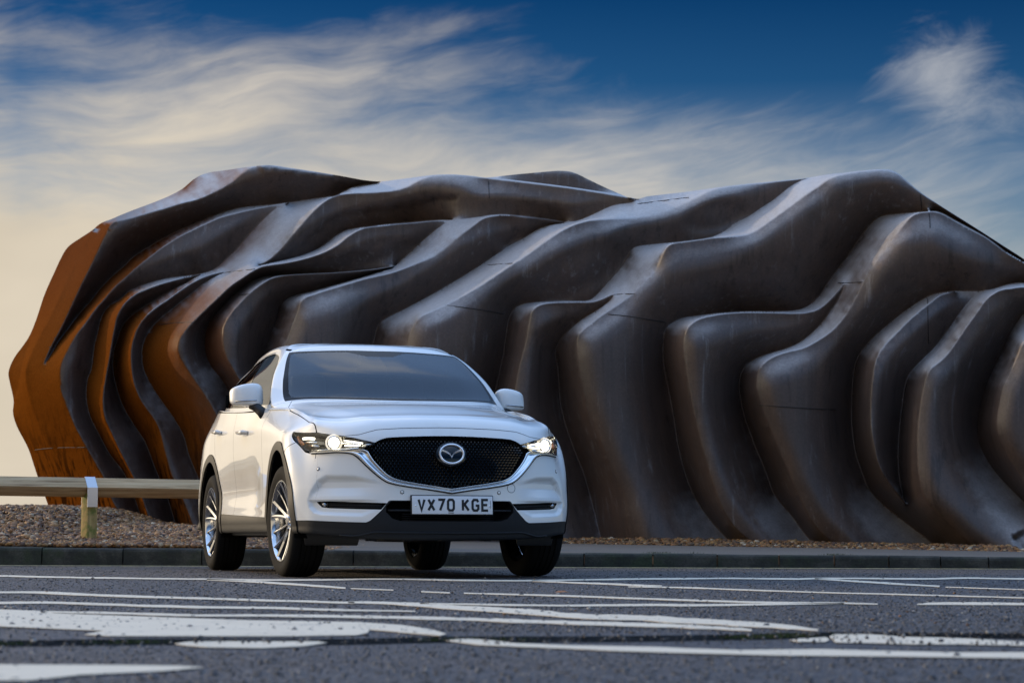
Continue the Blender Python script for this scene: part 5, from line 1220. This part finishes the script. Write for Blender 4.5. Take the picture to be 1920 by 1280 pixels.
def headlights():
    hl = spline(np.array(HEADLIGHT + HEADLIGHT[:1]), .02)[:-1]
    for sg in (1, -1):
        v, P, F, b = panel(hl, .002, .02, sg)
        r = empty('headlight'); r.parent = car
        mesh('lens', P, F, M['lens'], r)
        n = len(b)
        V, FF = [], []
        for q in b: V += [surf(q * [sg, 1], -.001)[0], surf((q * .985 + np.array([.74, .735]) * .015) * [sg, 1], -.062)[0]]
        FF = [(2*i, 2*((i+1) % n), 2*((i+1) % n)+1, 2*i+1) for i in range(n)]
        mesh('bezel', V, FF, M['chrome_dark'], r)
        v, P, F, b2 = panel(hl, -.062, .03, sg); mesh('bucket', P, F, M['gloss'], r)
        # projector lamp
        c = surf((sg * .735, .738), -.012)[0]
        pj = MB().lathe([(0, .013), (.011, .0115), (.019, .007), (.0245, 0), (.027, -.006)], 28, 'X').build('projector_lamp', M['lamp'], r, smooth=True); pj.location = c; pj.rotation_euler = (0, 0, sg * .25)
        rg = MB().lathe([(.031, .004), (.034, .010), (.041, .012), (.043, .004), (.041, -.02)], 32, 'X').build('lamp_ring', M['chrome'], r, smooth=True); rg.location = c; rg.rotation_euler = (0, 0, sg * .25)
        hx = MB().lathe([(.044, .000), (.052, .006), (.054, -.01)], 32, 'X').build('halo', M['lamp_soft'], r, smooth=True); hx.location = c; hx.rotation_euler = (0, 0, sg * .25)
        # signature strip and turn lamp
        def strip(nm, pts, rad, mat, off=-.014): MB().tube([surf((sg * a, b_), off)[0] for a, b_ in pts], rad, 8).build(nm, mat, r, smooth=True)
        strip('daytime_strip', [(.665, .757), (.62, .750), (.575, .742), (.545, .735)], .0048, M['drl'])
        strip('daytime_strip', [(.665, .716), (.63, .715), (.590, .716), (.560, .722)], .0045, M['drl'])
        strip('chrome_strip', [(.68, .736), (.62, .733), (.57, .731)], .006, M['chrome'])
        strip('chrome_strip', [(.55, .712), (.52, .725), (.49, .727)], .006, M['chrome'])
        strip('turn_lamp', [(.955, .768), (.915, .772), (.875, .770)], .0085, M['drl'], -.02)
        strip('reflector', [(.945, .735), (.90, .738), (.865, .738)], .008, M['chrome'], -.028)
        strip('reflector', [(.935, .708), (.895, .708), (.86, .706)], .007, M['chrome'], -.028)
        strip('side_reflector', [(1.0, .775), (.985, .745), (.97, .715)], .012, M['amber'], -.02)
        # lower chrome edge of the unit
        strip('chrome_edge', [(.90, .668), (.815, .673), (.722, .682), (.64, .688), (.57, .697)], .0055, M['chrome'], -.006)
headlights()
def front_details():
    # fog-lamp slots
    for sg in (1, -1):
        f = empty('fog_lamp_slot'); f.parent = car
        fo = spline(np.array(FOG + FOG[:1]), .03)[:-1] if False else np.array(FOG)
        v, P, F, b = panel(fo, -.035, .03, sg); mesh('slot_back', P, F, M['void'], f)
        n = len(b); V = []
        for q in b: V += [surf(q * [sg, 1], .0005)[0], surf(q * [sg, 1], -.036)[0]]
        mesh('slot_wall', V, [(2*i, 2*((i+1) % n), 2*((i+1) % n)+1, 2*i+1) for i in range(n)], M['dark'], f)
        for tt in (.292, .304, .316):
            MB().tube([surf((sg * a, tt + .0035 * math.sin(a * 3)), -.012)[0] for a in np.linspace(.43, .80, 12)], .0035, 6).build('slat', M['dark'], f, smooth=True)
        c = surf((sg * .836, .3135), -.010)[0]
        lm = MB().lathe([(0, .012), (.010, .010), (.017, .003), (.019, -.006)], 20, 'X').build('fog_lamp', M['chrome_dark'], f, smooth=True); lm.location = c; lm.rotation_euler = (0, 0, sg * .5)
        rn = MB().lathe([(.019, .004), (.024, .006), (.026, -.02)], 20, 'X').build('fog_lamp_ring', M['gloss'], f, smooth=True); rn.location = c; rn.rotation_euler = (0, 0, sg * .5)
        # parking sensors
        for q in ((.857, .553), (.307, .399)):
            p = surf((sg * q[0], q[1]), .001)[0]; nn = surf((sg * q[0], q[1]), 1.0)[0] - surf((sg * q[0], q[1]), 0)[0]
            o = MB().lathe([(0, .0035), (.007, .003), (.0085, .001), (.0095, -.004)], 18, 'Z').build('parking_sensor', M['paint'], car, smooth=True)
            o.location = p; o.rotation_euler = Vector(nn).to_track_quat('Z', 'Y').to_euler()
            o = MB().tube([(.0112 * math.cos(a), .0112 * math.sin(a), 0) for a in np.linspace(0, 2 * math.pi, 18)[:-1]], .0013, 5, closed=True).build('sensor_seal', M['clad'], car, smooth=True)
            o.location = p; o.rotation_euler = Vector(nn).to_track_quat('Z', 'Y').to_euler()
        # air deflector ahead of the wheel
        mb = MB(); yy = [.50, .53, .80, .83]
        V = []
        for y in (.505, .84):
            x = .60 if y < .6 else .40
            V += [(x, sg * y, .30), (x - .02, sg * y, .30), (x - .03, sg * (y + (.02 if y < .6 else -.02)), .205), (x - .015, sg * (y + (.02 if y < .6 else -.02)), .205)]
        mb.add(V, [(0, 1, 2, 3), (7, 6, 5, 4), (0, 3, 7, 4), (1, 5, 6, 2), (2, 6, 7, 3), (0, 4, 5, 1)]); mb.build('air_deflector', M['dark'], car, bevel=.008)
    # towing-eye cover
    c = (.392, .431); pts = [surf((c[0] + .0275 * math.cos(a), c[1] + .030 * math.sin(a)), .0005)[0] for a in np.linspace(0, 2 * math.pi, 28)[:-1]]
    MB().tube(pts, .0014, 5, closed=True).build('towing_cover', M['clad'], car, smooth=True)
    # lower intake: dark well, bars
    it = empty('lower_intake'); it.parent = car
    half = np.array([(0,.336),(.371,.336),(.403,.302),(.406,.262),(.366,.217),(.319,.200),(0,.200)]); fl = np.r_[half, (half * [-1, 1])[::-1][1:-1]]
    v, P, F, b = panel(fl, -.11, .04); mesh('intake_back', P, F, M['void'], it)
    n = len(b); V = []
    for q in b: V += [surf(q, .001)[0], surf(q, -.112)[0]]
    mesh('intake_wall', V, [(2*i, 2*((i+1) % n), 2*((i+1) % n)+1, 2*i+1) for i in range(n)], M['dark'], it)
    MB().tube([surf((a, .272), -.012)[0] for a in np.linspace(-.395, .395, 24)], .0065, 8).build('intake_bar', M['clad'], it, smooth=True)
    for tt in (.205, .22, .235, .25): MB().tube([surf((a, tt), -.07)[0] for a in np.linspace(-.30, .30, 14)], .003, 6).build('intake_slat', M['dark'], it, smooth=True)
    # moulded crease in the black lower bumper
    MB().tube([surf((a, .118 - .035 * sstep(abs(a), .45, .62)), .004)[0] for a in np.linspace(-.70, .70, 50)], .006, 6).build('cladding_crease', M['clad'], car, smooth=True)
    # number plate
    pz, px_ = .4585, surf((0, .30), 0)[0][0] + .022
    pl = empty('number_plate'); pl.parent = car; pl.location = (px_, 0, pz); pl.rotation_euler = (0, R(-4), 0)
    MB().box((-.012, 0, 0), (.016, .535, .126)).build('plate_holder', M['dark'], pl, bevel=.006)
    MB().box((0, 0, 0), (.008, .520, .113)).build('plate_panel', M['plate'], pl, bevel=.003)
    H, Wd, T = .081, .052, .0150
    LET = {'V': [[(0,1),(.5,0),(1,1)]], 'X': [[(0,1),(1,0)], [(0,0),(1,1)]], '7': [[(0,1),(1,1),(.32,0)]], '0': [[(.22,0),(.78,0),(1,.16),(1,.84),(.78,1),(.22,1),(0,.84),(0,.16),(.22,0)]],
           'K': [[(0,0),(0,1)], [(.02,.42),(.95,1)], [(.30,.55),(1,0)]], 'G': [[(.98,.80),(.78,1),(.22,1),(0,.84),(0,.16),(.22,0),(.78,0),(1,.16),(1,.46),(.55,.46)]], 'E': [[(1,1),(0,1),(0,0),(1,0)], [(0,.52),(.85,.52)]]}
    x = -.226
    for chn in 'VX70 KGE':
        if chn == ' ': x += .033; continue
        k = 0
        for line in LET[chn]:
            mb = MB(); P = [np.array((x + T/2 + a * (Wd - T), -H/2 + T/2 + b * (H - T))) for a, b in line]
            closed = np.linalg.norm(P[0] - P[-1]) < 1e-6
            if closed: P = P[:-1]
            m = len(P); L, Rr = [], []
            for i in range(m):
                a = P[(i-1) % m] if (closed or i) else None; b = P[(i+1) % m] if (closed or i < m-1) else None
                d0 = (P[i]-a)/np.linalg.norm(P[i]-a) if a is not None else None; d1 = (b-P[i])/np.linalg.norm(b-P[i]) if b is not None else None
                if d0 is None: d0 = d1
                if d1 is None: d1 = d0
                n0 = np.array([-d0[1], d0[0]]); n1 = np.array([-d1[1], d1[0]]); nm = n0 + n1; nm /= np.linalg.norm(nm); w = T/2 / max(nm @ n0, .45)
                e = np.zeros(2)
                L.append(P[i] + nm*w); Rr.append(P[i] - nm*w)
            z0 = .0042 + .0004 * k; k += 1
            # viewed from the front the plate's left is the car's +y... mirror so that it reads correctly
            V = [(z0, q[0], q[1]) for q in L] + [(z0, q[0], q[1]) for q in Rr]
            V2 = [(z0 + .0012, q[0], q[1]) for q in L] + [(z0 + .0012, q[0], q[1]) for q in Rr]
            seg = range(m if closed else m-1); F = []
            for i in seg:
                j = (i+1) % m
                F += [(2*m+i, 2*m+j, 3*m+j, 3*m+i), (i, j, 2*m+j, 2*m+i), (m+i, 3*m+i, 3*m+j, m+j)]
            if not closed: F += [(0, 2*m, 3*m, m), (m-1, 2*m-1, 4*m-1, 3*m-1)]
            mb.add(V + V2, F); mb.build('plate_character', M['ink'], pl)
        x += Wd + .011
    MB().box((.0044, -.010, -.0485), (.001, .036, .0045)).build('plate_print', M['ink'], pl)
    MB().box((.0044, .246, .004), (.001, .0018, .050)).build('plate_print', M['clad'], pl)
    for y in (-.238, .240):
        o = MB().lathe([(0, .003), (.004, .0028), (.0055, 0)], 14, 'X').build('plate_screw', M['chrome'], pl, smooth=True); o.location = (.004, y, -.006)
front_details()
def wheels():
    tyre = MB(); Rt, w = .362, .112
    prof = [(.262, -.098), (.266, -.106), (.280, -.110), (.304, -.116), (.326, -.115), (.343, -.108), (.3535, -.098), (.3585, -.086)]
    for g in (-.052, -.018, .018, .052):
        prof += [(.3615, g - .0055), (.354, g - .0045), (.354, g + .0045), (.3615, g + .0055)]
    prof += [(.3585, .086), (.3535, .098), (.343, .108), (.326, .115), (.304, .116), (.280, .110), (.266, .106), (.262, .098)]
    tyre.lathe(prof, 72)
    # shoulder blocks
    blk = MB()
    for k in range(60):
        a = 2 * math.pi * k / 60
        for sd in (-1, 1):
            c = Vector((.3525 * math.cos(a), sd * .094, .3525 * math.sin(a))); rot = Matrix.Rotation(-a, 3, 'Y') @ Matrix.Rotation(R(14) * sd, 3, 'X')
            blk.box(c, (.014, .026, .026), rot)
    rim = MB(); rim.lathe([(.264, .100), (.262, .107), (.256, .107), (.250, .098), (.246, .080), (.240, .02), (.238, -.09), (.256, -.10)], 72)
    hub = MB(); hub.lathe([(0, .066), (.026, .066), (.030, .062), (.031, .052), (.060, .050), (.072, .035), (.078, .0), (.05, -.04)], 40)
    spokes_face, spokes_side = MB(), MB()
    for k in range(5):
        a0 = 2 * math.pi * k / 5 + .31
        for da, wi in ((-.20, 1), (.20, -1)):
            # each spoke: bright face, dark flanks, from hub to rim, twisted slightly
            pts = []
            for f in np.linspace(0, 1, 7):
                r = .045 + (.254 - .045) * f; a = a0 + da * (.35 + .65 * f); y = .050 + .052 * f ** 1.6
                hw = .0125 - .003 * f + .003 * f * f
                pts.append((r, a, y, hw))
            V, V2 = [], []
            for r, a, y, hw in pts:
                c = np.array([r * math.cos(a), y, r * math.sin(a)]); tx = np.array([-math.sin(a), 0, math.cos(a)])
                V += [c - tx * hw + [0, -.004, 0], c + tx * (hw * .15 * wi) + [0, .004, 0], c + tx * hw + [0, -.004, 0]]
                V2 += [c - tx * hw + [0, -.0042, 0], c - tx * hw * .7 + [0, -.045, 0], c + tx * hw * .7 + [0, -.045, 0], c + tx * hw + [0, -.0042, 0]]
            spokes_face.add(V, [(3*i+j, 3*i+3+j, 3*i+4+j, 3*i+1+j) for i in range(6) for j in range(2)])
            spokes_side.add(V2, [(4*i+j, 4*i+4+j, 4*i+5+j, 4*i+1+j) for i in range(6) for j in range(3)])
        # thin bridging spoke between pairs
        a = a0 + math.pi / 5
        V = []
        for f in np.linspace(0, 1, 5):
            r = .06 + .192 * f; y = .046 + .048 * f ** 1.6; hw = .0065 + .001 * f
            c = np.array([r * math.cos(a), y, r * math.sin(a)]); tx = np.array([-math.sin(a), 0, math.cos(a)]); V += [c - tx * hw, c + [0, .003, 0], c + tx * hw]
        spokes_face.add(V, [(3*i+j, 3*i+3+j, 3*i+4+j, 3*i+1+j) for i in range(4) for j in range(2)])
    nuts = []
    for k in range(5):
        a = 2 * math.pi * k / 5; c = (.057 * math.cos(a), .052, .057 * math.sin(a)); nuts.append(MB().box(c, (.018, .014, .018), Matrix.Rotation(-a, 3, 'Y')))
    disc = MB(); disc.lathe([(.06, .022), (.155, .022), (.158, .01), (.155, -.004), (.06, -.004)], 48)
    cal = MB(); cal.box((-.125, .012, .03), (.07, .06, .13))
    back = MB(); back.lathe([(.0, -.02), (.238, -.02)], 40)
    def one(x, sd, steer=0.0):
        wr = empty('wheel'); wr.parent = car; wr.location = (x, sd * .7975, .362); wr.rotation_euler = (0, 0, (0 if sd > 0 else math.pi) + steer)
        if one.first is None:
            ty = tyre.build('tyre', M['tyre'], wr, smooth=True, auto=35)
            parts = [ty, rim.build('rim', M['alloy'], wr, smooth=True, auto=40), hub.build('hub', M['alloy'], wr, smooth=True, auto=30),
                     spokes_face.build('spoke_faces', M['alloy'], wr, smooth=False), spokes_side.build('spoke_flanks', M['alloy_dark'], wr, smooth=False), *[q.build('wheel_nut', M['chrome_dark'], wr) for q in nuts],
                     disc.build('brake_disc', M['disc'], wr, smooth=True, auto=40), cal.build('brake_caliper', M['dark'], wr), back.build('dust_shield', M['void'], wr)]
            one.first = parts
        else:
            for p in one.first:
                c = p.copy(); COL.objects.link(c); c.parent = wr
        return wr
    one.first = None
    a = one(0, -1, R(3)); one(0, 1, R(3)); one(-2.7, -1); one(-2.7, 1)
wheels()
def underside():
    # wheel-arch liners
    for xc in (-.02, -2.715):
        for sg in (1, -1):
            V, F = [], []; k = 20
            for i in range(k):
                a = math.pi * i / (k - 1); x, z = xc + .425 * math.cos(a), .362 + .468 * math.sin(a)
                V += [(x, sg * .895, z), (x, sg * .52, z)]
            V = [(V[0][0], sg * .895, .25), (V[0][0], sg * .52, .25)] + V + [(V[-1][0], sg * .895, .25), (V[-1][0], sg * .52, .25)]
            n = len(V) // 2
            F = [(2*i, 2*i+2, 2*i+3, 2*i+1) for i in range(n - 1)]
            b = len(V); V += [(p[0], p[1], p[2]) for p in V[1::2]]; F.append(tuple(range(b, b + n)))
            mesh('wheel_arch_liner', V, F, M['void'], car)
    mb = MB()
    mb.box((.33, 0, .30), (.74, .98, .10)); mb.box((-1.36, 0, .315), (1.80, 1.66, .11)); mb.box((-2.7, 0, .36), (.9, .98, .10)); mb.box((-3.30, 0, .36), (.36, 1.5, .10))
    mb.build('underbody', M['dark'], car, bevel=.03)
    mb = MB()
    for x in (0, -2.7): mb.tube([(x, -.70, .345), (x, -.3, .30), (x, .3, .30), (x, .70, .345)], .030, 10)
    mb.tube([(.2, .25, .262), (-.9, .22, .25), (-2.0, .22, .25), (-3.3, .45, .26)], .030, 10)
    mb.build('axles_and_exhaust', M['dark'], car, smooth=True)
    for y, x in ((-.2, .55), (.05, .52), (.32, .55), (-.42, .5)): MB().box((x, y, .243), (.10, .05, .02)).build('undertray_tab', M['dark'], car)
underside()
def mirrors():
    for sg in (1, -1):
        r = empty('door_mirror'); r.parent = car
        # housing: sections across the width
        secs = [(.842, -.985, 1.222, .028, .050), (.856, -.975, 1.229, .050, .074), (.890, -.968, 1.236, .064, .084), (.960, -.975, 1.234, .066, .080), (1.020, -.992, 1.229, .058, .070), (1.052, -1.012, 1.224, .044, .058), (1.067, -1.03, 1.220, .020, .040)]
        V, F, n = [], [], 20
        def sq(a, p=.5): return math.copysign(abs(math.cos(a)) ** p, math.cos(a)), math.copysign(abs(math.sin(a)) ** p, math.sin(a))
        for y, x, z, hx, hz in secs:
            for k in range(n):
                c, s_ = sq(2 * math.pi * k / n); V.append((x + hx * c - .012 * s_, sg * y, z + hz * s_))
        m = len(secs)
        F = [(i*n+k, i*n+(k+1) % n, (i+1)*n+(k+1) % n, (i+1)*n+k) for i in range(m-1) for k in range(n)] + [tuple(range(n)), tuple((m-1)*n+k for k in range(n))[::-1]]
        V = np.array(V)
        def half(f, name, mat, off=0):
            bm = bmesh.new(); vs = [bm.verts.new(v) for v in V]
            for q in F:
                bm.faces.new([vs[i] for i in q])
            bmesh.ops.recalc_face_normals(bm, faces=bm.faces)
            z0 = 1.193
            bmesh.ops.bisect_plane(bm, geom=bm.verts[:] + bm.edges[:] + bm.faces[:], plane_co=(0, 0, z0), plane_no=(0, sg * .06, 1), clear_inner=f, clear_outer=not f)
            me = bpy.data.meshes.new(name); bm.to_mesh(me); bm.free(); me.shade_smooth(); me.materials.append(mat)
            o = bpy.data.objects.new(name, me); COL.objects.link(o); o.parent = r
            s2 = o.modifiers.new('s', 'SUBSURF'); s2.levels = s2.render_levels = 1
        half(True, 'mirror_cover', M['paint']); half(False, 'mirror_base', M['dark'])
        MB().tube([(-.922, sg * .87, 1.196), (-.902, sg * .91, 1.194), (-.908, sg * .98, 1.190), (-.945, sg * 1.04, 1.186)], .0048, 6).build('repeater_lamp', M['drl'] if False else M['chrome_dark'], r, smooth=True)
        MB().tube([(-.86, sg * .835, 1.075), (-.89, sg * .868, 1.115), (-.93, sg * .90, 1.150), (-.95, sg * .925, 1.165)], [.045, .036, .032, .034], 12).build('mirror_stalk', M['dark'], r, smooth=True)
        V = [(-1.047, sg * y, z) for y, z in ((.885, 1.175), (1.04, 1.18), (1.045, 1.255), (.89, 1.285))]
        mesh('mirror_glass', V, [(0, 1, 2, 3)], M['chrome'], r)
mirrors()
def cabin():
    c = empty('interior'); c.parent = car
    # dashboard, seats, head lining, camera pod, steering wheel
    V, F = [], []
    ys = np.linspace(-.70, .70, 9)
    prof = [(-.45, 1.10), (-.58, 1.125), (-.80, 1.13), (-.92, 1.09), (-.95, .95), (-.93, .6)]
    for y in ys:
        for x, z in prof: V.append((x - .12 * (y / .7) ** 2, y, z - .03 * (y / .7) ** 4))
    m = len(prof); F = [(i*m+j, i*m+j+1, (i+1)*m+j+1, (i+1)*m+j) for i in range(8) for j in range(m-1)]
    mesh('dashboard', V, F, M['seat'], c)
    for y in (-.37, .37):
        mb = MB(); mb.box((-1.62, y, .95), (.16, .50, .62), Matrix.Rotation(R(-12), 3, 'Y')); mb.box((-1.40, y, .66), (.5, .50, .16)); mb.build('seat', M['seat'], c, bevel=.05)
        mb = MB(); mb.box((-1.72, y, 1.345), (.09, .26, .17)); mb.build('headrest', M['seat'], c, bevel=.035)
    mb = MB(); mb.box((-2.55, 0, .95), (.16, 1.25, .66), Matrix.Rotation(R(-14), 3, 'Y')); mb.build('rear_seat', M['seat'], c, bevel=.05)
    MB().tube([(-1.13 + .07 * math.sin(a), .37 + .185 * math.cos(a), 1.0 + .175 * math.sin(a)) for a in np.linspace(0, 2 * math.pi, 26)[:-1]], .014, 8, closed=True).build('steering_wheel', M['seat'], c, smooth=True)
    # rear-view mirror and camera pod behind the top of the screen
    mb = MB(); mb.box((-1.235, 0, 1.515), (.10, .20, .075), Matrix.Rotation(R(-28), 3, 'Y')); mb.box((-1.27, 0, 1.435), (.03, .23, .065)); mb.build('camera_pod', M['dark'], c, bevel=.012)
    V = [surf((a, b), -.02)[0] for a, b in ((-.02, 2.212), (.022, 2.215), (.000, 2.243))]
    mesh('camera_window', V, [(0, 1, 2)], M['chrome_dark'], c, smooth=False)
    mesh('floor_and_rear', [(-3.0, -.75, .5), (-3.0, .75, .5), (-3.0, .75, 1.35), (-3.0, -.75, 1.35), (-.9, -.75, .5), (-.9, .75, .5)], [(0, 1, 2, 3), (4, 5, 1, 0)], M['void'], c, smooth=False)
cabin()
